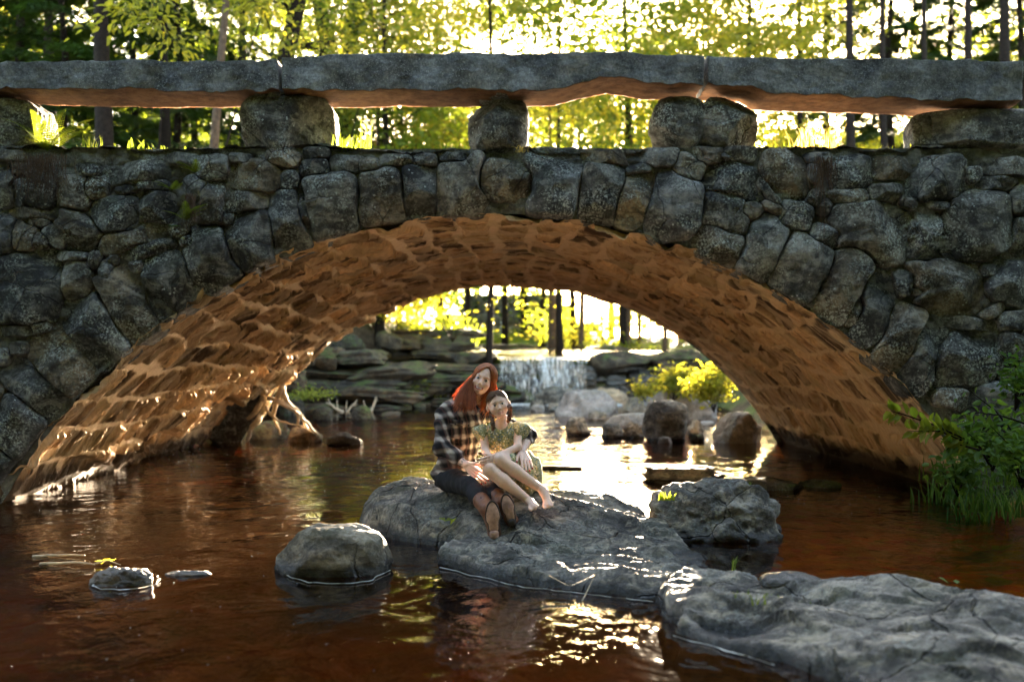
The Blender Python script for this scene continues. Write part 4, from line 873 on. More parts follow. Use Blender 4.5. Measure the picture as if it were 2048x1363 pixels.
# sapling branches right behind the parapet
def sapling(px, Y, H, branches, label, L=.105, n=60, seed=1, r=.035, spread=.30):
    b = base_at(min(px, 1050 - 6.6 * F / Y), Y); g = np.random.default_rng(seed); root = empty('beech_sapling', b, label, 'sapling'); mb = MB(); C = []; U = []
    top = P(branches[0][0], branches[0][1], Y); b[0] -= 0; tube(mb, trunk_path(b, top, 8, .12, seed), r * np.linspace(1, .3, 8), 6)
    for (ax, ay, bx_, by_) in branches:
        p0 = P(ax, ay, Y); p1 = P(bx_, by_, Y - .8); s = np.linspace(0, 1, 8)[:, None]; q = p0 * (1 - s) + p1 * s + np.array([0, 0, .25]) * np.sin(s * np.pi)
        tube(mb, q, r * .4 * np.linspace(1, .2, 8), 5); d = (p1 - p0) / np.linalg.norm(p1 - p0)
        for k in range(n):
            t = g.uniform(.15, 1.05); c = p0 * (1 - t) + p1 * t + np.array([0, 0, .25]) * math.sin(min(t, 1) * math.pi)
            sd = g.normal(0, spread, 3) * np.array([1, 1, .45]) * (1.2 - .6 * t); C.append(c + sd - np.array([0, 0, .1 * np.linalg.norm(sd)])); U.append(d * .6 + sd / (np.linalg.norm(sd) + .01) + np.array([0, 0, -.35]))
    mb.build('stem', M['bark'], root); C = np.array(C)
    V, Fc = leafquads(C, L, .55, u=np.array(U), flat=.7, nice=True); mesh('foliage', local(V, root), Fc, M['leaf'], root, False, {'rnd': ('FACE', np.repeat(g.uniform(.3, 1, len(C)), 2))}); return root
for k, (px, Y, w, h, lb) in enumerate([(870, 36, 1.6, 1.6, 'glowing shrub left of the bright stream lip'), (800, 31, 1.3, 1.1, 'pale leafy shrub on the dark layered ledges'), (1140, 52, 2.4, 2.2, 'bright bush behind the twin trunks'), (1215, 56, 2.6, 2.6, 'tall sunny bush filling the gap right of the twin trunks'),
    (1300, 50, 2.4, 2.2, 'yellow-green thicket over the right grassy bank'), (1370, 44, 2.2, 1.8, 'bright thicket close to the right shoulder of the arch'), (960, 58, 2.2, 1.2, 'low pale bush at the foot of the far dam'), (735, 36, 1.6, 1.3, 'sunlit bush close under the left shoulder of the arch')]):
    shrub(px, Y, None, w, h, 1900, .15, lb, seed=430 + k, mat='leaf' if k % 2 else 'fern', cull=False)
sapling(330, 17.5, 6.2, [(330, 60, 190, 55), (330, 20, 240, 15), (340, 100, 360, 118), (340, 70, 300, 60), (330, -40, 220, -20)], 'beech sapling with large glowing leaves over the left slab', .15, 75, 501)
sapling(520, 18.5, 6.4, [(530, 20, 470, 40), (520, -10, 560, 30), (540, 60, 500, 20)], 'beech sapling leaves hanging beside the stout trunk', .14, 55, 502)
sapling(610, 20.5, 6.5, [(620, 95, 560, 85), (640, 110, 700, 100), (640, 40, 720, 30)], 'sunlit sapling at the base of the forked tree', .12, 55, 503)
sapling(760, 26, 7.5, [(760, 60, 690, 80), (780, 30, 860, 60), (760, 90, 830, 100)], 'airy sapling left of the bright sky gap', .13, 60, 504, spread=.5)
# grass, ferns and small plants
def blades(mb, base, n, h, spread, wd=.006, droop=.5, seed=0, lean=(0, 0)):
    g = np.random.default_rng(seed)
    for _ in range(n):
        a = g.uniform(0, 6.28); l = h * g.uniform(.5, 1.1); d = np.array([math.cos(a), math.sin(a), 0]) * g.uniform(.15, 1) * droop + np.array([lean[0], lean[1], 0])
        s = np.linspace(0, 1, 6)[:, None]; b = np.asarray(base) + np.array([g.normal(0, spread), g.normal(0, spread * .6), 0])
        c = b + np.array([0, 0, 1.0]) * l * (s - .35 * droop * s ** 2.4) + d * l * s ** 1.7
        w = np.cross(d + 1e-3, [0, 0, 1.0]); w /= np.linalg.norm(w) + 1e-9; wv = w * wd * (1 - s ** 1.5) + w * .0006
        V = np.stack([c - wv, c + wv], 1).reshape(-1, 3); k = np.arange(5)[:, None] * 2
        mb.add(V, np.concatenate([k, k + 1, k + 3, k + 2], 1), rnd=g.random())
def tuft(pt, n, h, spread, label, mat='grass', wd=.006, droop=.5, seed=0, name='grass_tuft', cat='grass tuft', lean=(0, 0)):
    mb = MB(); blades(mb, (0, 0, 0), n, h, spread, wd, droop, seed, lean); V = np.concatenate(mb.V)
    o = mesh(name, V, np.concatenate(mb.F), M[mat], None, False, {'rnd': ('FACE', np.concatenate(mb.r))}); o.location = tuple(pt); return tag(o, label, cat)
def on_wall(px, py=305): return P(px, py, YF + .12)
tuft(on_wall(705), 46, .22, .09, 'bright grass tuft on the wall top right of the square pier', seed=1)
tuft(on_wall(735), 10, .34, .03, 'tall single weed stem on the wall top right of the square pier', seed=2, droop=.2, name='weed', cat='weed')
tuft(on_wall(1618), 60, .30, .07, 'tall dry seeding grass on the wall top in the right opening', 'straw', .004, .45, 3)
tuft(on_wall(1660), 30, .28, .05, 'second clump of dry grass leaning right in the right opening', 'straw', .004, .3, 4)
tuft(on_wall(1570), 24, .10, .08, 'short green grass at the foot of the dry grass', seed=5)
tuft(on_wall(1765), 16, .08, .05, 'small leafy sprout on the wall top before the right pier', seed=6, wd=.012)
tuft(on_wall(1830), 14, .09, .04, 'little weed at the corner of the right end block', seed=7, wd=.01)
tuft(on_wall(290, 306), 30, .12, .14, 'low leafy weeds along the wall top in the left opening', seed=8, wd=.016, name='weed', cat='weed')
tuft(on_wall(180, 306), 26, .20, .05, 'wispy grass right of the big fern', seed=9, wd=.004)
tuft(P(1046, 305, YF - .03), 30, .10, .03, 'dry tuft hanging beside the middle pier', 'straw', .003, 1.3, 10)
tuft(G(1485, 1212, .1), 22, .09, .03, 'yellow-green tuft on the layered slab, left one of the pair', seed=11)
tuft(G(1530, 1220, .1), 22, .09, .03, 'yellow-green tuft on the layered slab, right one of the pair', seed=12)
tuft(G(1600, 1222, .1), 12, .06, .03, 'small tuft on the layered slab right of the pair', seed=13)
tuft(P(1500, 985, 7.5), 10, .10, .01, 'little sprouting plant on top of the blocky boulder', seed=14, wd=.008)
tuft(P(1330, 1000, 7.35), 18, .08, .03, 'small leafy plant on the left side of the blocky boulder', seed=15, wd=.01)
tuft(G(1466, 1140, .0), 9, .10, .01, 'thin yellow plant growing out of the shaded water', seed=16)
tuft(G(1590, 1160, .1), 14, .05, .03, 'green tuft at the edge of the black wet rock', seed=17)
g = random.Random(3)
BANKW = ['lush grass clump at the water edge under the leafy branch', 'long-bladed grass in the right bank shade', 'grass clump at the right frame edge', 'arching grass below the compound leaves', 'grass at the foot of the right wall', 'low grass nearest the water on the right', 'dark grass high on the right bank', 'grass spray in the right corner by the wall']
for k, (px, py, z) in enumerate([(1930, 985, .12), (1985, 1010, .15), (2040, 1020, .2), (1905, 950, .2), (1890, 1000, .02), (1960, 1035, .02), (2010, 960, .3), (2050, 930, .4)]):
    tuft(G(px, py, z) - np.array([0, 0, .05]), 60, .42, .12, BANKW[k], 'shade_leaf', .0065, .9, 20 + k)
def fern(pt, fronds, ln, label, seed=0, mat='fern', yaw=None, up=.7, face=-1):
    g = np.random.default_rng(seed); mb = MB()
    for k in range(fronds):
        a = g.uniform(math.pi, 2 * math.pi) if yaw is None else yaw[k % len(yaw)] + g.uniform(-.2, .2); l = ln * g.uniform(.65, 1.05)
        d = np.array([math.cos(a), math.sin(a) * .6, 0]); s = np.linspace(0, 1, 26); upk = up * g.uniform(.6, 1.1)
        c = d[None] * (l * s ** 1.1)[:, None] * .85 + np.array([0, 0, 1.0]) * (l * (upk * s - .42 * upk * s ** 2.3))[:, None]
        w = np.cross(d, [0, 0, 1.0]); w /= np.linalg.norm(w)
        for i in range(2, 26):
            pl = l * .24 * (1 - s[i]) ** .85 * min(1, s[i] * 6) + .003; t = (c[i] - c[i - 1]); t /= np.linalg.norm(t)
            for sg in (-1, 1):
                tip = c[i] + w * sg * pl + t * pl * .35 - np.array([0, 0, pl * .25]); th = t * l * .013
                for j in range(4):                          # pinnules
                    f0, f1 = j / 4, (j + 1) / 4; a0 = c[i] * (1 - f0) + tip * f0; a1 = c[i] * (1 - f1) + tip * f1; m = (a0 + a1) / 2
                    mb.add(np.stack([a0, m + th * (1.4 - f0), a1, m - th * (1.4 - f0)]), np.array([[0, 1, 2, 3]]), rnd=g.random())
        tube(mb, c, np.linspace(.003, .0012, 26), 4, rnd=.1, cap=False)
    o = mesh('fern', np.concatenate(mb.V), np.concatenate(mb.F), M[mat], None, False, {'rnd': ('FACE', np.concatenate(mb.r))}); o.location = tuple(pt); return tag(o, label, 'fern')
fern(P(95, 302, YF + .02), 17, .52, 'large glowing fern on the wall top at the left', 601, up=1.1, yaw=[3.4, 2.6, 5.9, .3, 4.7, 5.2, 2.9, 6.1, 1.2])
fern(P(392, 345, YF - .1), 7, .24, 'small fern sprouting near the wall top below the left opening', 602, yaw=[3.6, 3.1, 5.0])
fern(P(345, 380, YF - .1), 6, .22, 'little fern in a joint below the left opening', 603, yaw=[3.2, 5.4])
fern(P(372, 440, YF - .1), 7, .30, 'fern growing out of the wall face, lowest of the small ones', 604, yaw=[.1, -.5, 5.0, 3.4], up=.9)
fern(P(352, 450, YF - .1), 5, .16, 'dark drooping fern beside the lowest small fern', 605, mat='shade_leaf', up=-.2, yaw=[4.7, 4.2, 5.2])
def hair(pt, n, h, sp, label, seed):
    mb = MB(); g = np.random.default_rng(seed)
    for _ in range(n):
        s = np.linspace(0, 1, 6)[:, None]; b = np.array([g.normal(0, sp), g.uniform(-.04, .02), g.uniform(-.05, .03)]); l = h * g.uniform(.4, 1)
        q = b + np.array([g.normal(0, .03), -.02, -l]) * s + fbm(np.stack([s[:, 0] * 3, s[:, 0] * 0 + _, s[:, 0] * 0], -1), 1, 2, seed)[:, None] * np.array([.02, .01, 0]); tube(mb, q, np.linspace(.003, .001, 6), 4, cap=False)
    o = mesh('hanging_roots', np.concatenate(mb.V), np.concatenate(mb.F), M['root']); o.location = tuple(pt); tag(o, label, 'roots')
hair(P(85, 312, YF - .07), 150, .42, .11, 'mat of fine hair roots hanging under the big fern', 1)
hair(P(382, 392, YF - .09), 60, .30, .03, 'thin dark roots hanging above the lowest small fern', 2)
hair(P(1645, 318, YF - .09), 70, .36, .07, 'fine roots trailing down under the dry grass', 3)
hair(P(1645, 340, YF - .12), 3, .9, .02, 'single long root strand trailing down the right wall', 4)
# compound leaved branch and bank plants at the right
def sprig(pts, label, seed, L=.085, mat='leaf', n=9, shade=None):
    g = np.random.default_rng(seed); q = np.array(pts); root = empty('leafy_branch', q[0], label, 'branch'); mb = MB()
    tube(mb, q, np.linspace(.009, .002, len(q)), 6); C, U = [], []
    for i in range(1, len(q)):
        for k in range(n):
            t = k / n; c = q[i - 1] * (1 - t) + q[i] * t; d = q[i] - q[i - 1]; d /= np.linalg.norm(d); sg = 1 if k % 2 else -1
            u = d * .7 + np.array([.15 * sg, -.2, .75 * sg]) + g.normal(0, .16, 3); C.append(c + u / np.linalg.norm(u) * L * .6); U.append(u)
    mb.build('stem', M['bark'], root); V, Fc = leafquads(np.array(C), L, .46, u=np.array(U), flat=.1, nice=True)
    mesh('foliage', local(V, root), Fc, M[mat], root, False, {'rnd': ('FACE', np.repeat(g.uniform(.3, 1, len(C)), 2))}); return root
YS = 7.6
sprig([P(1935, 880, YS), P(1870, 850, YS), P(1800, 826, YS - .1), P(1782, 822, YS - .12)], 'branch of pale sunlit compound leaves at the right arch foot, upper one', 1, .115, 'fern', n=9)
sprig([P(1935, 885, YS), P(1880, 862, YS), P(1815, 862, YS - .1)], 'branch of pale sunlit compound leaves at the right arch foot, lower one', 2, .115, 'fern', n=10)
sprig([P(1960, 900, YS), P(1905, 885, YS), P(1893, 900, YS)], 'darker broad leaves at the base of the sunlit branches', 3, .11, 'shade_leaf', 5)
sprig([P(2048, 890, YS + .2), P(1990, 820, YS + .2), P(1925, 770, YS + .2)], 'shaded leafy branch rising against the right wall', 4, .08, 'shade_leaf', 5)
sprig([P(2060, 850, YS), P(2000, 830, YS), P(1950, 825, YS)], 'shaded leafy branch reaching left from the right frame edge', 5, .08, 'shade_leaf', 6)
sprig([P(2060, 960, YS), P(2010, 880, YS), P(1980, 850, YS)], 'dark branch low on the right bank', 6, .08, 'shade_leaf', 6)
for k, (px, Y_, z, w, h, n, lb) in enumerate([(1985, 7.9, .45, .30, .45, 420, 'broad-leaved bush against the foot of the right wall'), (2045, 7.5, .35, .30, .55, 420, 'broad-leaved bush at the right frame edge'), (1915, 8.3, .20, .22, .35, 300, 'low leafy plant under the sunlit branches'), (2030, 8.6, .9, .3, .5, 350, 'shaded leaves climbing the right wall')]):
    shrub(px, Y_, z, w, h, n, .075, lb, 'shade_leaf', 450 + k, cull=False)
# exposed roots at the left, driftwood, sticks
def sticks(name, lines, mat, label, cat, rads, kind=None):
    pts0 = np.asarray(lines[0][0], float); mb = MB()
    for ln, r in zip(lines, rads):
        q = np.asarray(ln, float); t = np.linspace(0, len(q) - 1, len(q) * 4); qq = np.stack([np.interp(t, range(len(q)), q[:, k]) for k in range(3)], -1)
        qq += .25 * r * 4 * np.stack([fbm(qq * 3 + k * 9, 2, 2, k) for k in range(3)], -1); tube(mb, qq - pts0, np.linspace(r, r * .4, len(qq)), 7)
    o = mesh(name, np.concatenate(mb.V), np.concatenate(mb.F), M[mat], None, True, {'rnd': ('FACE', np.concatenate(mb.r))}, np.concatenate(mb.T)); o.location = tuple(pts0); return tag(o, label, cat)
RY = 17.0
rt = lambda *a: [P(x, y, RY + k * .12) for k, (x, y) in enumerate(a)]
sticks('exposed_roots', [rt((552, 752), (535, 790), (520, 835), (500, 880)), rt((555, 755), (525, 800), (492, 850), (480, 890)), rt((556, 760), (575, 800), (608, 830), (612, 865)), rt((540, 790), (580, 812), (615, 845), (632, 870)),
    rt((560, 770), (545, 830), (560, 870)), rt((545, 800), (600, 825), (596, 850), (625, 866)), rt((530, 815), (560, 845), (605, 850)), rt((556, 765), (566, 800), (590, 815))], 'drift', 'pale tree roots spilling down where the left arch wall meets the stream', 'roots', [.10, .07, .05, .04, .05, .03, .03, .03])
dw = lambda *a: [P(x, y, 26.5) for (x, y) in a]
sticks('driftwood', [dw((690, 828), (672, 818), (650, 806)), dw((690, 828), (704, 812), (712, 800)), dw((676, 820), (675, 800)), dw((660, 812), (656, 796)), dw((742, 826), (745, 808), (752, 795)), dw((742, 826), (730, 812), (728, 800)), dw((745, 808), (756, 800)), dw((692, 826), (694, 800)), dw((704, 812), (716, 806))], 'drift', 'bleached forked driftwood twigs sticking out of the water', 'driftwood', [.045, .035, .02, .02, .045, .028, .02, .02, .018])
sticks('floating_stick', [[G(62, 1110, .01), G(110, 1108, .02), G(168, 1112, .01)]], 'drift', 'straight pale stick floating at the lower left', 'stick', [.012])
sticks('floating_twig', [[G(75, 1126, .01), G(140, 1124, .02), G(190, 1130, .01)], [G(190, 1128, .02), G(215, 1122, .04), G(240, 1130, .02)]], 'drift', 'dark twig floating next to the straight pale stick', 'stick', [.011, .006])
sticks('twig', [[G(1165, 1200, .0), G(1180, 1170, .05), G(1190, 1148, .1)], [G(1188, 1150, .1), G(1140, 1172, .1), G(1098, 1150, .12)]], 'drift', 'thin bent twig lying over the edge of the low rock shelf', 'stick', [.004, .003])
def leaf_thing(pt, L, label, mat='leaf', n=3, seed=0):
    g = np.random.default_rng(seed); V, Fc = leafquads(g.normal(0, L * .35, (n, 3)) * np.array([1, 1, .05]), L, .7, flat=.95, droop=0)
    o = mesh('fallen_leaf', V, Fc, M[mat], None, False, {'rnd': ('FACE', np.full(len(Fc), .9))}); o.location = tuple(pt); tag(o, label, 'leaf')
leaf_thing(G(212, 1120, .03), .07, 'yellow leaves caught on the floating twig', n=4)
leaf_thing(P(905, 1040, 7.05), .09, 'green maple leaf lying on the flat boulder below the woman', 'grass', 4, 2)
leaf_thing(G(1890, 1158, .02), .06, 'green leaf afloat behind the layered slab', 'shade_leaf', 2, 3)

for k, (px, Y, r, n, lb) in enumerate([(130, 26, .12, 12000, 'slim hemlock just behind the big fern'), (-10, 31, .2, 13000, 'hemlock behind the far left end block'), (360, 33, .16, 12000, 'hemlock in deep shade behind the leaning birch trunk'), (20, 36, .2, 13000, 'dark hemlock in the second row at the far left'), (250, 37, .2, 13000, 'dark hemlock in the second row behind the thick trunk'), (400, 42, .2, 12000, 'hemlock in the third row left of the beech'), (560, 50, .2, 12000, 'dim hemlock behind the beech trunk'),
    (1660, 42, .2, 9000, 'dim hemlock between the straight hemlock and the dry grass'), (1800, 40, .2, 12000, 'dim hemlock behind the two thin hemlocks'), (1900, 42, .2, 12000, 'dim hemlock left of the dense corner hemlock'), (2060, 38, .2, 12000, 'dim hemlock in the second row at the right edge')]):
    hemlock(px, Y, r, 26, lb, n, Rc=4.2, z0=.05, seed=700 + k, L=.2)
# unseen leaf cards added behind and above the camera to block sky light
g = np.random.default_rng(77); n = 26000
a = g.uniform(-math.pi, .0, n) * 1.12 + .19; rr = g.uniform(11, 17, n); zz = g.uniform(.3, 15, n) ** 1.0
C = np.stack([np.cos(a) * rr, np.sin(a) * rr + 3, zz], -1); C[:, :2] *= np.where(zz > 9, 1 - (zz - 9) * .10, 1)[:, None]
C = C[(np.abs(C[:, 0]) > 7.5) | (C[:, 1] < -1.5) | (C[:, 2] > 9.5)]; C = C[~((C[:, 1] > 5) & (np.abs(C[:, 0]) < 8.5))]
V, Fc = leafquads(C, .85, .8, flat=.2)
tag(mesh('sky_blocking_leaves', V, Fc, M['leaf2'], None, False, {'rnd': ('FACE', g.random(len(C)))}), 'unseen dome of leaf cards added to block sky light on the near side', kind='stuff')
# ---------------------------------------------------------------- people (signed distance bodies, meshed by surface nets)
def smin(a, b, k):
    h = np.clip(.5 + .5 * (b - a) / k, 0, 1); return b * (1 - h) + a * h - k * h * (1 - h)
def smax(a, b, k): return -smin(-a, -b, k)
def cap(p, a, b, ra, rb):
    a = np.asarray(a, float); b = np.asarray(b, float); ab = b - a; t = np.clip(((p - a) @ ab) / (ab @ ab + 1e-12), 0, 1)
    return np.linalg.norm(p - a - t[..., None] * ab, axis=-1) - (ra + (rb - ra) * t)
def ell(p, c, r, Rm=None):
    q = p - np.asarray(c, float)
    if Rm is not None: q = q @ Rm
    r = np.asarray(r, float); k = np.linalg.norm(q / r, axis=-1); k2 = np.linalg.norm(q / r ** 2, axis=-1)
    return k * (k - 1) / np.maximum(k2, 1e-6)
def chain(p, pts, rad, k=.02):
    d = None
    for i in range(len(pts) - 1):
        c = cap(p, pts[i], pts[i + 1], rad[i], rad[i + 1]); d = c if d is None else smin(d, c, k)
    return d
def surfnet(f, lo, hi, h):
    lo = np.asarray(lo, float); hi = np.asarray(hi, float); n = np.ceil((hi - lo) / h).astype(int) + 1
    ax = [lo[k] + h * np.arange(n[k]) for k in range(3)]
    Pn = np.stack(np.meshgrid(*ax, indexing='ij'), -1); v = f(Pn); ins = v < 0
    S_ = np.zeros(tuple(n - 1) + (3,)); C_ = np.zeros(tuple(n - 1)); quads = []
    idx = np.arange(np.prod(n - 1)).reshape(tuple(n - 1))
    for a in range(3):
        s0 = [slice(None)] * 3; s1 = [slice(None)] * 3; s0[a] = slice(0, -1); s1[a] = slice(1, None)
        v0, v1 = v[tuple(s0)], v[tuple(s1)]; m = ins[tuple(s0)] != ins[tuple(s1)]
        t = np.where(m, v0 / np.where(m, v0 - v1, 1), 0); pt = Pn[tuple(s0)].copy(); pt[..., a] += t * h
        b, c = (a + 1) % 3, (a + 2) % 3
        for ob in (0, 1):
            for oc in (0, 1):                              # edge (j,k) belongs to cells j-ob, k-oc
                se = [slice(None)] * 3; sc = [slice(None)] * 3
                for ax_, o in ((b, ob), (c, oc)):
                    se[ax_] = slice(1, None) if o else slice(0, -1); sc[ax_] = slice(None)
                me = m[tuple(se)]; S_[tuple(sc)] += np.where(me[..., None], pt[tuple(se)], 0); C_[tuple(sc)] += me
        e = np.argwhere(m); e = e[(e[:, b] > 0) & (e[:, c] > 0) & (e[:, b] < n[b] - 1) & (e[:, c] < n[c] - 1)]
        def cell(db, dc):
            q = e.copy(); q[:, b] -= db; q[:, c] -= dc; return idx[q[:, 0], q[:, 1], q[:, 2]]
        Q = np.stack([cell(1, 1), cell(0, 1), cell(0, 0), cell(1, 0)], -1); fl = ~ins[e[:, 0], e[:, 1], e[:, 2]]
        Q[fl] = Q[fl][:, ::-1]; quads.append(Q)
    Q = np.concatenate(quads); V = (S_ / np.maximum(C_, 1)[..., None]).reshape(-1, 3)
    u, inv = np.unique(Q, return_inverse=True)
    return V[u], inv.reshape(-1, 4)
def skin_mat(name, col, lipcol):
    t = NT(name); c = t.mix(t.attr('lip'), t.ramp(t.noise(60, 4, .6), [(.3, tuple(v * .92 for v in col)), (.7, tuple(v * 1.06 for v in col))]), lipcol)
    c = t.mix(t.attr('ink'), c, (.06, .06, .075))
    m = t.fin(c, .5, None, .35); t.b.inputs['Subsurface Weight'].default_value = .12; t.b.inputs['Subsurface Radius'].default_value = (.02, .008, .004); t.b.inputs['Subsurface Scale'].default_value = 1.0; return m
M['skin'] = skin_mat('fair_skin', (.80, .53, .42), (.55, .10, .10)); M['skin2'] = skin_mat('girl_skin', (.74, .49, .37), (.58, .24, .20))
M['eyewhite'] = plain('eye_white', (.7, .68, .66), .25); M['iris'] = plain('dark_iris', (.02, .013, .010), .12, spec=.6); M['teeth'] = plain('teeth', (.75, .72, .66), .3)
M['nail'] = plain('red_nail_varnish', (.55, .03, .02), .2, spec=.6); M['gold'] = plain('ring_metal', (.7, .65, .55), .3, Metallic=1.0)
M['jeans'] = plain('black_denim', (.016, .017, .021), .85, .3, 200, .2, .002, 300)
def plaid():
    t = NT('plaid_flannel'); p = t.n('ShaderNodeTexCoord').outputs['Object']; mp = t.n('ShaderNodeMapping'); t.t.links.new(p, mp.inputs[0]); mp.inputs['Rotation'].default_value = (0, .12, 0)
    nz = t.n('ShaderNodeTexNoise', Scale=9.0, Detail=2); t.t.links.new(p, nz.inputs['Vector'])
    s_ = t.n('ShaderNodeSeparateXYZ'); t.t.links.new(mp.outputs[0], s_.inputs[0])
    def band(v, per, lo, hi, ph=0):
        v = t.math('ADD', v, t.math('MULTIPLY', nz.outputs[0], .03)); s = t.math('SINE', t.math('MULTIPLY_ADD', v, 2 * math.pi / per, ph)); return t.ramp(t.math('MULTIPLY_ADD', s, .5, .5), [(lo, 0.0), (hi, 1.0)])
    v = t.math('ADD', s_.outputs[0], t.math('MULTIPLY', s_.outputs[1], .8))
    a = band(v, .080, .30, .92); b = band(s_.outputs[2], .086, .30, .92); c = band(v, .072, .90, 1.0, math.pi); d = band(s_.outputs[2], .078, .92, 1.0, math.pi)
    m = t.math('MULTIPLY', t.math('ADD', a, b), .5); col = t.ramp(m, [(0, (.009, .008, .009)), (.4, (.06, .05, .046)), (.6, (.17, .145, .13)), (1.0, (.50, .44, .39))])
    col = t.mix(t.math('MULTIPLY', t.math('MAXIMUM', c, d), .3), col, (.16, .07, .06))
    return t.fin(col, .9, t.bump(t.noise(220, 2, .5), .4, .001), .15)
M['plaid'] = plaid()
def floral():
    t = NT('floral_cotton'); p = t.n('ShaderNodeTexCoord').outputs['Object']
    v = t.n('ShaderNodeTexVoronoi', Scale=75.0); t.t.links.new(p, v.inputs['Vector']); s_ = t.n('ShaderNodeSeparateColor', Color=v.outputs['Color'])
    c = t.ramp(s_.outputs[0], [(0, (.09, .12, .08)), (.18, (.48, .44, .27)), (.40, (.62, .47, .16)), (.58, (.16, .22, .26)), (.70, (.66, .62, .48)), (.90, (.27, .26, .12))], 'CONSTANT')
    e = t.ramp(v.outputs['Distance'], [(.30, 0.0), (.62, 1.0)]); c = t.mix(e, c, (.26, .26, .14))
    return t.fin(c, .9, None, .15)
M['floral'] = floral()
M['leather'] = plain('brown_boot_leather', (.16, .058, .024), .45, .35, 25, .4, .004, 60); M['sole'] = plain('worn_tan_sole', (.40, .24, .18), .75, .45, 22, .2, .003, 40); M['heel'] = plain('dark_heel', (.035, .025, .02), .6)
def hair_mat(name, dk, lt):
    t = NT(name); c = t.mix(t.attr('rnd'), dk, lt); b = t.n('ShaderNodeBsdfPrincipled', Roughness=.38); b.inputs['Specular IOR Level'].default_value = .5; t.t.links.new(c, b.inputs['Base Color'])
    tl = t.n('ShaderNodeBsdfTranslucent'); t.t.links.new(t.mix(1.0, c, (2.2, 1.7, 1.2), 'MULTIPLY'), tl.inputs[0]); m = t.n('ShaderNodeMixShader', Fac=.3)
    t.t.links.new(b.outputs[0], m.inputs[1]); t.t.links.new(tl.outputs[0], m.inputs[2]); t.t.links.new(m.outputs[0], t.out.inputs[0]); return t.m
M['auburn'] = hair_mat('auburn_hair', (.22, .065, .024), (.62, .24, .09)); M['brown_hair'] = hair_mat('brown_hair', (.055, .028, .015), (.22, .12, .055))
def ZP(zx, zy, Y): return P(820 + zx * .30829, 690 + zy * .30829, Y)
def rotY(d, yaw=0, pitch=0): return np.array(Matrix.Rotation(R(d), 3, 'Y') @ Matrix.Rotation(R(yaw), 3, 'Z') @ Matrix.Rotation(R(pitch), 3, 'X'))
def head_sdf(H, smile=1.0, child=False):
    """head in its own frame: origin at the chin level under the skull, x right, -y face, z up, H = chin to crown"""
    w = 1.14 if child else 1.0
    def f(q):
        q = q / H; x = np.abs(q[..., 0]); p = np.stack([x, q[..., 1], q[..., 2]], -1)
        d = ell(q, (0, .06, .62), (.335 * w, .42, .385)); d = smin(d, ell(q, (0, -.10, .36 if not child else .38), (.27 * w, .28, .30 if not child else .28)), .10)
        d = smin(d, ell(q, (0, -.235, .165), (.13 * w, .135, .10)), .10)
        d = smin(d, ell(p, (.165 * w, -.245, .37), (.10, .10, .10)), .08)         # cheeks
        d = smin(d, cap(p, (0, -.33, .60), (.17, -.275, .59), .055, .045), .06)   # brow
        d = smax(d, -ell(p, (.135, -.395, .495), (.085, .075, .052)), .05)       # eye sockets
        d = smin(d, ell(p, (.135, -.285, .495), (.078, .062, .055)), .03)        # lids
        d = smin(d, cap(q, (0, -.335, .53), (0, -.425 if not child else -.40, .365), .030, .045), .035)   # nose
        d = smin(d, ell(p, (.042, -.375, .345), (.03, .035, .026)), .02)
        mw = .125 if not child else .095
        up = .035 * smile
        d = smin(d, cap(p, (0, -.375, .225), (mw, -.315, .225 + up), .026, .012), .015)
        d = smin(d, cap(p, (0, -.365, .165), (mw * .8, -.315, .195 + up * .6), .032, .012), .02)
        d = smax(d, -(cap(p, (0, -.40, .198), (mw * .9, -.325, .212 + up), .016 if child else .024, .006)), .008)
        d = smin(d, ell(p, (.345 * w, .03, .47), (.035, .075, .11)), .02)       # ears
        d = smin(d, cap(q, (0, .10, .30), (0, .16, -.30), .165 if not child else .14, .185 if not child else .15), .07)   # neck
        return d * H
    return f
def make_head(root, name_mat, H, origin, Rm, smile, child):
    f = head_sdf(H, smile, child); V, Fc = surfnet(f, np.array([-.5, -.6, -.28]) * H, np.array([.5, .62, 1.08]) * H, H * .0125)
    q = V / H; x = np.abs(q[:, 0]); mw = .13 if not child else .10
    lip = (smooth(.05, .03, np.abs(q[:, 2] - (.197 + .25 * x * smile * .9))) * smooth(mw + .02, mw - .01, x) * (q[:, 1] < -.27)); lip = lip * (.95 if not child else .6)
    blush = smooth(.12, .03, np.hypot(x - .19, q[:, 2] - .36)) * (q[:, 1] < -.1) * .16
    lip = np.maximum(lip, blush); return V @ Rm.T + origin, Fc, lip
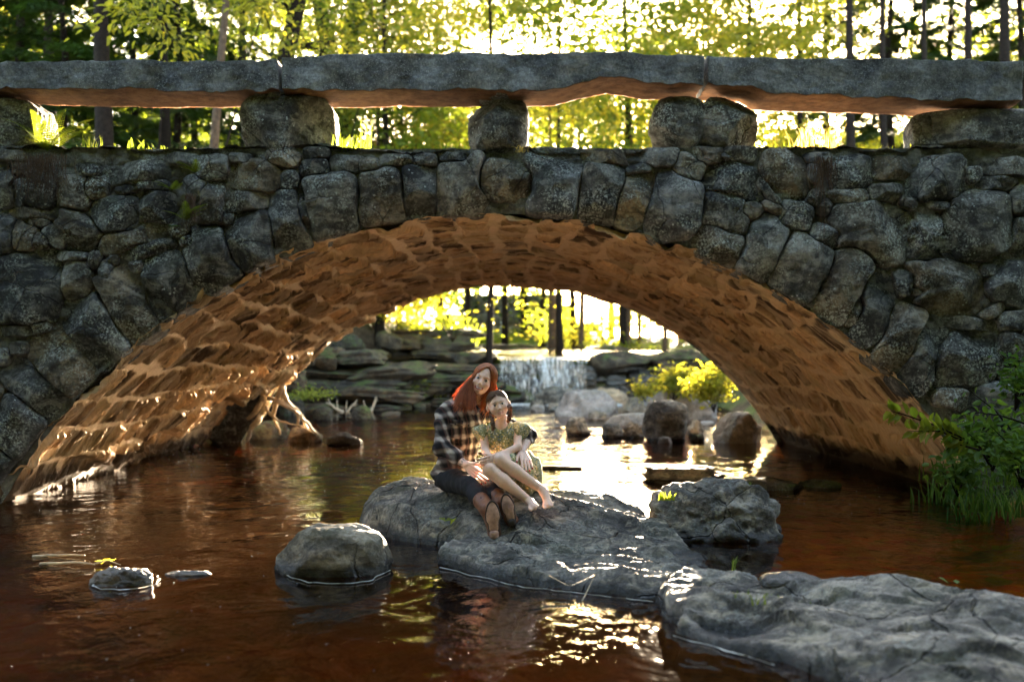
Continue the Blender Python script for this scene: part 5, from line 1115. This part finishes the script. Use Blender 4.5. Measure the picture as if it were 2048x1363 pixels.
def face_parts(root, H, origin, Rm, smile, child, browmat, body):
    T = lambda a: np.asarray(a) @ Rm.T * H + origin
    for sx in (-1, 1):
        c = T((.135 * sx, -.318, .493)); V, Fc = rock((0, 0, 0), (1, 1, 1), 1, 12, 2, 0, 0)
        e = mesh('eye', (V * np.array([.056, .040, .023 if not child else .029]) * H) @ Rm.T + c - np.array(root.location), Fc, M['eyewhite'], root)
        c2 = T((.135 * sx, -.350, .493)); mesh('iris', (V * np.array([.027, .014, .027]) * H) @ Rm.T + c2 - np.array(root.location), Fc, M['iris'], e)
        mb = MB(); mb2 = MB()
        tube(mb, [T((.065 * sx, -.372, .578 + .012 * child)), T((.13 * sx, -.352, .598)), T((.215 * sx, -.29, .572))], np.array([.008, .010, .004]) * H, 5); mb.build('eyebrow', browmat, root)
        tube(mb2, [T((.078 * sx, -.352, .500)), T((.11 * sx, -.362, .524)), T((.15 * sx, -.358, .526)), T((.195 * sx, -.318, .502))], np.array([.004, .008, .008, .005]) * H, 5); mb2.build('eyelashes', M['iris'], root)
    if not child:
        V, Fc = rock((0, 0, 0), (1, 1, 1), 1, 12, 3, 0, 0); c = T((.004, -.356, .212)); q = V.copy(); q[:, 2] += .55 * q[:, 0] ** 2
        mesh('teeth', (q * np.array([.098, .030, .024]) * H) @ Rm.T + c - np.array(root.location), Fc, M['teeth'], root)
def hand(pal0, pal1, side, curl, nrm, s=1.0, wr=.026, spread=.25):
    """capsule list of a hand: wrist pal0 -> knuckles pal1; side = direction across the palm towards the thumb; nrm = palm side"""
    pal0, pal1, side, nrm = map(lambda v: np.asarray(v, float), (pal0, pal1, side, nrm)); u = pal1 - pal0; L = np.linalg.norm(u); u /= L
    side = side - u * (side @ u); side /= np.linalg.norm(side); nrm = np.cross(u, side) * np.sign(np.cross(u, side) @ nrm)
    caps = []; tips = []
    for k in range(4):
        o = (1.5 - k) * .020 * s; kn = pal1 + side * o - u * abs(k - 1.2) * .003; caps.append((pal0 + side * o * .55, kn, .014 * s, .0105 * s))
        ln = np.array([.040, .044, .041, .032])[k] * s; d = u + side * (1.5 - k) * spread * .3; d /= np.linalg.norm(d); q = kn; r = .0088 * s
        for j in range(3):
            a = curl * (.45 + .5 * j); dd = d * math.cos(a) + nrm * math.sin(a); q2 = q + dd * ln * (1, .68, .5)[j]; caps.append((q, q2, r, r * .92)); q = q2; r *= .92
        tips.append((q, dd, r))
    q = pal0 * .75 + pal1 * .25 + side * .024 * s
    d = u * .75 + side * .65 + nrm * .15; d /= np.linalg.norm(d); q1 = q + d * .036 * s; d2 = u * .92 + side * .25 + nrm * .25; d2 /= np.linalg.norm(d2); q2 = q1 + d2 * .030 * s
    q3 = q2 + d2 * .022 * s; caps += [(pal0 + side * .01, q, .016 * s, .015 * s), (q, q1, .0135 * s, .0105 * s), (q1, q2, .0105 * s, .0095 * s), (q2, q3, .0095 * s, .008 * s)]
    tips.append((q3, d2, .008 * s)); return caps, tips
def capsdf(p, caps, k=.006):
    d = None
    for a, b, ra, rb in caps:
        c = cap(p, a, b, ra, rb); d = c if d is None else smin(d, c, k)
    return d
def bounds(caps, m=.03):
    pts = np.array([c[0] for c in caps] + [c[1] for c in caps]); return pts.min(0) - m, pts.max(0) + m
def person(base, label):
    return empty('person', base, label, 'person')
def sub_(root, name, V, Fc, mat, attrs=None): return mesh(name, local(V, root), Fc, mat, root, True, attrs)
# ---- woman
W = person(ZP(290, 890, 7.6), 'smiling woman with long auburn hair, plaid flannel shirt and black jeans, seated beside the girl')
H1 = .24; R1 = rotY(21, -6, -4); chin = ZP(430, 318, 7.46) + R1 @ np.array([0, .33, 0]) * H1
shR, shL = ZP(212, 432, 7.55), ZP(520, 440, 7.62); neck0 = ZP(395, 372, 7.56); pel = ZP(300, 850, 7.62); chest = ZP(330, 520, 7.56); waist = ZP(310, 700, 7.6)
elR, wrR = ZP(205, 665, 7.40), ZP(365, 775, 7.24); knR = ZP(432, 835, 7.18)
elL, wrL = ZP(768, 590, 7.48), ZP(728, 690, 7.27); knL = ZP(752, 748, 7.18)
hipR, hipL = ZP(250, 868, 7.58), ZP(400, 872, 7.6); kneeR, kneeL = ZP(395, 915, 7.22), ZP(520, 905, 7.28); anR, anL = ZP(500, 1060, 6.93), ZP(590, 1020, 7.0)
hR, tR = hand(wrR, knR, (.35, -.2, .8), .25, (0, .8, -.6), 1.08); hL, tL = hand(wrL, knL, (-1, -.1, .25), .35, (0, .9, -.3), 1.05)
def w_body(p):
    d = smin(ell(p, chest, (.150, .10, .17)), ell(p, waist, (.125, .095, .14)), .08); d = smin(d, ell(p, pel, (.165, .12, .10)), .08)
    d = smin(d, cap(p, shR * .8 + neck0 * .2, shL * .9 + neck0 * .1, .040, .036), .05); d = smin(d, chain(p, [shR, elR, wrR], [.036, .026, .024]), .03)
    d = smin(d, chain(p, [hipR, kneeR, anR], [.085, .062, .042]), .05); d = smin(d, chain(p, [hipL, kneeL, anL], [.085, .062, .042]), .05)
    d = smin(d, chain(p, [shL, ZP(720, 560, 7.66), elL, wrL], [.05, .04, .04, .025]), .03); return smin(d, cap(p, neck0, chin + np.array([-.0, .06, .02]), .05, .05), .03)
pieces = []
V, Fc = surfnet(w_body, ZP(90, 1150, 6.8) - [.05, 0, .05], ZP(860, 290, 7.85) + [.05, 0, 0], .011); pieces.append((V, Fc, np.zeros(len(V)), np.zeros(len(V))))
V, Fc, lip = make_head(W, None, H1, chin, R1, 1.0, False); pieces.append((V, Fc, lip, np.zeros(len(V))))
for caps, arm in ((hR + [(elR * .35 + wrR * .65, wrR, .034, .026)], 1), (hL + [(elL * .5 + wrL * .5, wrL, .034, .025)], 0)):
    V, Fc = surfnet(lambda p: capsdf(p, caps), *bounds(caps), .0032); ink = np.zeros(len(V))
    if arm:
        c0 = elR * .18 + wrR * .82; rr = np.linalg.norm(V - c0, axis=1); nn = fbm(V, 90, 2, 3); ink = (smooth(.055, .03, rr) * (nn > .02) * (V[:, 1] < c0[1] + .0)).astype(float) * .7
    pieces.append((V, Fc, np.zeros(len(V)), ink))
def join(pieces, root, mat):
    o, Vs, Fs = 0, [], []
    for V, Fc, *_ in pieces: Vs.append(V); Fs.append(Fc + o); o += len(V)
    return sub_(root, 'body', np.concatenate(Vs), np.concatenate(Fs), mat, {'lip': ('POINT', np.concatenate([q[2] for q in pieces])), 'ink': ('POINT', np.concatenate([q[3] for q in pieces]))})
wb = join(pieces, W, M['skin']); face_parts(W, H1, chin, R1, 1.0, False, M['auburn'], wb)
for q, d, r in (tL + tR):
    V, Fc = rock((0, 0, 0), (1, 1, 1), 1, 8, 2, 0, 0); c = q - d * .001 + np.array([0, -.0062, .0022]); sub_(W, 'fingernail', V * np.array([.0062, .0045, .0068]) + c, Fc, M['nail'])
rg_ = MB(); a = np.linspace(0, 2 * np.pi, 17); rc = hL[10][0] * .5 + hL[10][1] * .5; tube(rg_, np.stack([rc[0] + .0100 * np.cos(a), rc[1] + .0100 * np.sin(a), rc[2] + 0 * a], -1), .0014, 5); rg_.build('ring', M['gold'], W)
def shirt(p):
    body = smin(ell(p, chest + [0, 0, .0], (.170, .12, .18)), ell(p, waist, (.150, .115, .15)), .08); body = smin(body, ell(p, pel + [-.01, .0, .02], (.188, .145, .10)), .07)
    body = smin(body, cap(p, shR * .80 + neck0 * .20, shL * .9 + neck0 * .1, .066, .06), .06); body = smin(body, cap(p, neck0 + [-.02, 0, .0], chest, .075, .09), .05)
    arm = chain(p, [shR + [.008, 0, 0], elR, elR * .42 + wrR * .58], [.064, .060, .050], .03); cuff = cap(p, elR * .55 + wrR * .45, elR * .36 + wrR * .64, .057, .055)
    arm2 = chain(p, [shL, ZP(720, 560, 7.68), elL + [.006, 0, 0], elL * .7 + wrL * .3], [.06, .052, .055, .046], .03)
    d = smin(smin(body, arm, .022), smin(cuff, arm2, .01), .008)
    fold = fbm(p * np.array([1, 1, 1.6]), 9, 3, 40); fold2 = np.abs(fbm(p @ np.array([[.8, 0, .6], [0, 1, 0], [-.6, 0, .8]]) * np.array([1, 1, 3.]), 6, 2, 47)); d = d + .011 * fold + .016 * (fold2 - .3)
    return smax(smax(d, pel[2] - .075 + .2 * (p[..., 0] - pel[0]) * .3 - p[..., 2] + .02 * fbm(p, 6, 2, 3), .008), ell(p, neck0 + [.02, -.04, .05], (.062, .09, .075)) * -1, .008)
V, Fc = surfnet(shirt, ZP(60, 1000, 7.2) - [.05, .08, 0], ZP(860, 270, 7.85) + [.05, 0, 0], .0075); sh = sub_(W, 'plaid_shirt', V, Fc, M['plaid'])
mb = MB()
def ribbonbox(c, w, h, dpt, tilt=0, seed=1):
    V, Fc = rough_box(-w / 2, w / 2, -dpt / 2, dpt / 2, -h / 2, h / 2, .012, .0015, seed, .004); return V @ rotY(tilt).T + c, Fc
for k, (zx, zy, tl) in enumerate([(340, 400, -35), (425, 425, 40)]):
    V, Fc = ribbonbox(ZP(zx, zy, 7.455), .045, .075, .014, tl, k); V = V - np.array(W.location); mesh('collar', V, Fc, M['plaid'], sh)
V, Fc = ribbonbox(ZP(298, 497, 7.418), .105, .032, .012, 8, 5); mesh('pocket_flap', V - np.array(W.location), Fc, M['plaid'], sh)
V, Fc = ribbonbox(ZP(296, 560, 7.424), .098, .10, .008, 6, 6); mesh('pocket', V - np.array(W.location), Fc, M['plaid'], sh)
for zx, zy, yy in ((380, 520, 7.418), (385, 605, 7.428), (293, 512, 7.405)):
    V, Fc = rock(ZP(zx, zy, yy), (.0065, .004, .0065), 1, 8, 2.5, 0, 0); mesh('button', V - np.array(W.location), Fc, M['iris'], sh)
def jeans(p):
    d = ell(p, pel + [.0, 0, -.02], (.178, .135, .085)); d = smin(d, chain(p, [hipR, kneeR, anR * .75 + kneeR * .25], [.100, .074, .056], .03), .05); d = smin(d, chain(p, [hipL, kneeL, anL * .75 + kneeL * .25], [.100, .074, .055], .03), .05)
    return d + .008 * fbm(p, 12, 3, 60) + .008 * np.abs(fbm(p * np.array([1.5, 1, .7]), 14, 2, 61))
V, Fc = surfnet(jeans, ZP(130, 1080, 6.9) - [.03, .05, 0], ZP(700, 740, 7.82) + [.03, 0, 0], .0085); sub_(W, 'jeans', V, Fc, M['jeans'])
def boot(an, kn, sc, zx, zy, rot, hh, ww, nm):
    c = ZP(zx, zy, sc); u = rotY(rot) @ np.array([0, 0, 1.0]); toe = c + u * hh * .32; heel = c - u * hh * .34; back = np.array([0, 1.0, 0])
    f = lambda p: smin(smin(cap(p, kn * .34 + an * .66, an + back * .02, .060, .054), cap(p, an + back * .02, heel + back * .055, .050, .040), .03), smin(cap(p, heel + back * .055, toe + back * .040, .040, .034), cap(p, an, toe + back * .045, .048, .034), .03), .03) + .003 * fbm(p, 20, 3, 71)
    pts = np.array([an, kn * .4 + an * .6, c, toe, heel]); V, Fc = surfnet(f, pts.min(0) - .09, pts.max(0) + .12, .0065); b = sub_(W, 'boot', V, Fc, M['leather'])
    n = 40; a = np.linspace(0, 2 * np.pi, n, endpoint=False); prof = np.stack([ww / 2 * np.cos(a) * np.where(np.sin(a) > 0, 1.0, .80) * (1 - .13 * np.exp(-((np.sin(a) + .25) / .3) ** 2)), hh / 2 * np.sin(a)], -1)
    rings = []
    for s_, y in ((0, -.004), (.5, -.006), (.93, -.004), (1.0, 0), (1.0, .010), (.9, .016)): rings.append(np.stack([prof[:, 0] * s_, np.full(n, y) + .02 * (prof[:, 1] * s_ / hh) ** 2 * 4 - .03 * np.maximum(0, prof[:, 1] / hh - .2), prof[:, 1] * s_], -1))
    V = np.stack(rings, 1).reshape(-1, 3) @ rotY(rot).T + c; V[:, 1] += 0; s = mesh('sole', V - np.array(W.location), grid(n, 6, wrap_u=True), M['sole'], b)
    wl_ = MB(); tube(wl_, np.concatenate([prof, prof[:1]])[:, [0, 0, 1]] * [1.03, 0, 1.02] @ rotY(rot).T + c + np.array([0, .008, 0]), .0065, 6, cap=False); Vw = wl_.V[0]; mesh('welt', Vw - np.array(W.location), wl_.F[0], M['heel'], b)
    hb, Fh = rough_box(-ww * .37, ww * .37, -.026, .012, -hh * .5, -hh * .24, .01, .001, 3, .012); hb = hb @ rotY(rot).T + c; mesh('heel', hb - np.array(W.location), Fh, M['heel' if nm else 'sole'], b)
boot(anR, kneeR, 6.80, 540, 1138, -4, .262, .096, 0); boot(anL, kneeL, 6.86, 642, 1072, -14, .225, .086, 1)
def strand_set(root, mat, strands, r, name, n=3):
    mb = MB(); 
    for q in strands: tube(mb, q, np.linspace(r, r * .35, len(q)), n, rnd=random.random(), cap=False)
    return mb.build(name, mat, root)
def w_hair():
    g = np.random.default_rng(8); out = []; T = lambda a: a @ R1.T * H1 + chin
    for i in range(2300):
        ph = g.uniform(-math.pi, math.pi); side = -1 if g.random() < .62 else 1
        # azimuth around the skull: 0 = face. strands that start over the face are swept to a side
        az = side * g.uniform(.98, 2.9); s = np.linspace(0, 1, 7); pol = s * R(100); rad = g.uniform(1.02, 1.12)
        be = g.uniform(-.2, 1.18); az = side * (.92 + (1 - be) * 1.3 + g.uniform(0, .3)); fb = R(58) * be - R(25)
        u0 = np.array([.12, -math.sin(fb), math.cos(fb)]); u0 /= np.linalg.norm(u0); u1 = np.array([math.sin(az), -math.cos(az), -.12]); u1 /= np.linalg.norm(u1)
        om = math.acos(np.clip(u0 @ u1, -1, 1)); uu = (np.sin((1 - s) * om)[:, None] * u0 + np.sin(s * om)[:, None] * u1) / math.sin(om)
        q1 = T(uu * rad * np.array([.352, .43, .40]) + np.array([0, .075, .63]))
        end = q1[-1]
        if side < 0: tx, ty = ZP(g.uniform(275, 430), 440, 7.44)[0], g.uniform(7.38, 7.56); L = g.uniform(.17, .28)
        else: tx, ty = ZP(g.uniform(400, 560), 440, 7.5)[0], g.uniform(7.50, 7.64); L = g.uniform(.13, .28)
        t = np.linspace(0, 1, 9)[1:, None]; q2 = end + (np.array([tx, ty, end[2] - L]) - end) * t + np.array([1, 0, 0]) * .012 * side * np.sin(t * np.pi) + .010 * np.stack([fbm(np.stack([t[:, 0] * 3, t[:, 0] * 0 + i, t[:, 0] * 0 + k], -1), 1, 2, 3) for k in range(3)], -1) * t
        out.append(np.concatenate([q1, q2]))
    return out
def hair_cap(H, chin_, Rm, face=1.0):
    def f(p):
        q = ((p - chin_) @ Rm) / H; d = ell(q, (0, .075, .63), (.345, .42, .395)); cut = ell(q, (0, -.52, .38), (.31, .38, .50 * face))
        return smax(d, -cut, .02) * H
    lo, hi = chin_ - H * 1.2, chin_ + H * 1.3; return surfnet(f, lo, hi, .005)
V, Fc = hair_cap(H1, chin, R1, .9); hc_ = sub_(W, 'hair', V, Fc, M['auburn'], {'rnd': ('FACE', np.full(len(Fc), .25))})
st_ = w_hair(); o = strand_set(W, M['auburn'], st_, .0017, 'hair_strands')
# ---- girl
GR = person(ZP(720, 840, 7.5), 'barefoot girl with braided brown hair in a floral dress, resting her head against the woman')
H2 = .214; R2 = rotY(-14, 5, -6); chin2 = ZP(598, 476, 7.26) + R2 @ np.array([0, .33, 0]) * H2
gn = ZP(592, 505, 7.36); gsR, gsL = ZP(478, 560, 7.38), ZP(695, 545, 7.40); gch = ZP(590, 590, 7.40); gpel = ZP(690, 790, 7.46)
geR, gwR = ZP(488, 680, 7.30), ZP(520, 728, 7.14); geL, gwL = ZP(700, 660, 7.26), ZP(578, 712, 7.14)
k1, k2 = ZP(583, 745, 7.10), ZP(515, 808, 7.06); a1, a2 = ZP(855, 935, 7.08), ZP(772, 1008, 7.02); h1, h2 = ZP(735, 770, 7.42), ZP(680, 830, 7.42)
gR, _ = hand(gwR, ZP(482, 752, 7.06), (-.1, -.3, 1), .55, (.2, .8, -.5), .80); gL, _ = hand(gwL, ZP(520, 742, 7.07), (.1, -.2, -1), .5, (0, .8, -.5), .80)
def foot(an, toe, heel, s, sd):
    caps = [(an, heel, .030 * s, .028 * s), (heel, toe * .35 + heel * .65, .027 * s, .027 * s), (an, toe * .62 + heel * .38, .030 * s, .024 * s), (heel, toe, .026 * s, .020 * s)]
    ax = np.cross(toe - heel, [0, -1.0, .3]); ax /= np.linalg.norm(ax); d = (toe - heel) / np.linalg.norm(toe - heel)
    for k in range(5):
        o = (k - 2) * .0145 * s * sd; b = toe + ax * o - d * .010; rr = (.0125 if k == 0 else .0088 - .0006 * k) * s; caps.append((toe * .6 + heel * .4 + ax * o * .5, b, .016 * s, rr)); caps.append((b, b + d * (.026 - .003 * k) * s + np.array([0, -.004, -.002]), rr, rr * .85))
    return caps
f1 = foot(a1 + [0, -.01, 0], ZP(898, 1040, 6.97), ZP(876, 955, 7.10), 1.0, -1); f2 = foot(a2 + [0, -.01, 0], ZP(806, 1050, 6.90), ZP(780, 1012, 7.04), 1.0, -1)
legs = [(h1, k1, .068, .050), (k1, k1 * .65 + a1 * .35, .047, .048), (k1 * .65 + a1 * .35, a1, .048, .027), (h2, k2, .068, .050), (k2, k2 * .65 + a2 * .35, .047, .048), (k2 * .65 + a2 * .35, a2, .048, .027)]
arms = [(gsR, geR, .034, .029), (geR, gwR, .028, .020), (gsL, geL, .034, .029), (geL, gwL, .028, .020)]
P2 = []
def g_core(p):
    d = smin(ell(p, gch, (.105, .075, .12)), ell(p, gpel, (.12, .095, .09)), .08); d = smin(d, cap(p, gch, gpel, .085, .085), .05); d = smin(d, cap(p, gsR * .9 + gn * .1, gsL * .9 + gn * .1, .036, .036), .04)
    d = smin(d, cap(p, gn + [0, 0, -.03], chin2 + [0, .03, .02], .036, .036), .03); return smin(smin(d, capsdf(p, arms, .02), .02), capsdf(p, legs, .015), .03)
V, Fc = surfnet(g_core, ZP(420, 1070, 6.95) - [.03, .04, .03], ZP(880, 440, 7.62) + [.03, 0, 0], .0065); P2.append((V, Fc, np.zeros(len(V)), np.zeros(len(V))))
V, Fc, lip = make_head(GR, None, H2, chin2, R2, .8, True); P2.append((V, Fc, lip, np.zeros(len(V))))
for caps in (gR, gL, f1, f2):
    V, Fc = surfnet(lambda p: capsdf(p, caps, .007), *bounds(caps, .035), .0032); P2.append((V, Fc, np.zeros(len(V)), np.zeros(len(V))))
gb = join(P2, GR, M['skin2']); face_parts(GR, H2, chin2, R2, .8, True, M['brown_hair'], gb)
def dress(p):
    d = smin(ell(p, gch, (.122, .090, .135)), cap(p, gch, ZP(640, 700, 7.42), .100, .105), .05)
    sk = smin(cap(p, ZP(640, 720, 7.42), ZP(735, 790, 7.44), .11, .115), ell(p, ZP(760, 850, 7.40), (.110, .13, .145)), .06)
    sk = smin(sk, cap(p, h1, k1 * .72 + h1 * .28, .085, .066), .03); sk = smin(sk, cap(p, h2, k2 * .55 + h2 * .45, .085, .07), .03)
    d = smin(d, sk, .04); d = d + .007 * fbm(p * np.array([1.6, 1, .7]), 11, 3, 80) + .006 * np.sin(p[..., 0] * 95 + 2 * fbm(p, 5, 2, 81)) * smooth(gch[2], gch[2] - .15, p[..., 2])
    neckh = ell(p, gn + [.0, -.05, .005], (.055, .075, .05)); return smax(smax(d, -neckh, .008), -cap(p, gn, gn + [0, 0, .2], .045, .045), .01)
V, Fc = surfnet(dress, ZP(440, 1040, 7.1) - [.03, 0, 0], ZP(900, 460, 7.62) + [.03, 0, 0], .0062); dr = sub_(GR, 'floral_dress', V, Fc, M['floral'])
for (s0, zx, zy, ex, ez, nm) in ((gsR, 455, 535, -.012, -.045, 0), (gsL, 722, 520, .016, -.042, 1)):
    c = ZP(zx, zy, 7.36); tip = c + np.array([ex, -.0, ez])
    def slv(p):
        d = smin(cap(p, s0 + [0, 0, .008], tip, .047, .060), cap(p, s0 + [0, 0, .006], tip + [0, -.01, -.02], .045, .062), .02); ax = tip - s0; ax = ax / np.linalg.norm(ax) + np.array([0, 0, -.35]); ax /= np.linalg.norm(ax)
        h = (p - tip) @ ax; d = d + .003 * np.sin(np.arctan2(p[..., 0] - c[0], p[..., 1] - c[1]) * 9) * smooth(-.06, .02, h); return smax(d, h - .018, .006)
    V, Fc = surfnet(slv, np.minimum(s0, tip) - .13, np.maximum(s0, tip) + .13, .0055); mesh('sleeve', V - np.array(GR.location), Fc, M['floral'], dr)
V, Fc = hair_cap(H2, chin2, R2, .86); sub_(GR, 'hair', V, Fc, M['brown_hair'], {'rnd': ('FACE', np.full(len(Fc), .3))})
g = np.random.default_rng(12); T2 = lambda a: a @ R2.T * H2 + chin2; ss_ = []
for i in range(1500):
    side = -1 if g.random() < .5 else 1; s = np.linspace(0, 1, 9); rad = g.uniform(1.015, 1.05) + (.05 * g.random() ** 3)
    a0 = side * g.uniform(0, 1.45); e0 = R(g.uniform(24, 60)) * (1 - .35 * abs(a0)); u0 = np.array([math.sin(a0) * math.cos(e0), -math.cos(a0) * math.cos(e0), math.sin(e0)]); a1_ = side * g.uniform(1.7, 2.9); e1 = R(g.uniform(-35, 5))
    u1 = np.array([math.sin(a1_) * math.cos(e1), -math.cos(a1_) * math.cos(e1), math.sin(e1)]); om = math.acos(np.clip(u0 @ u1, -1, 1)); uu = (np.sin((1 - s) * om)[:, None] * u0 + np.sin(s * om)[:, None] * u1) / math.sin(om)
    ss_.append(T2(uu * rad * np.array([.355, .43, .405]) + np.array([0, .075, .63])))
strand_set(GR, M['brown_hair'], ss_, .0014, 'hair_strands')
for pts in ([T2(np.array([.30, .02, .42])), ZP(648, 400, 7.24), ZP(650, 450, 7.24), ZP(640, 492, 7.24)], [T2(np.array([-.30, .05, .30])), ZP(530, 470, 7.28), ZP(536, 510, 7.25), ZP(540, 545, 7.25)]):
    mb = MB(); q = np.array(pts); t = np.linspace(0, 3, 15)
    for k, tt in enumerate(t):
        c = np.array([np.interp(tt, range(4), q[:, j]) for j in range(3)]); sg = 1 if k % 2 else -1; V, Fc = rock((0, 0, 0), (.011, .010, .015), k, 8, 2, 0, .12); mb.add(V @ rotY(35 * sg).T + c + np.array([.005 * sg, 0, 0]), Fc)
    mb.build('braid', M['brown_hair'], GR)
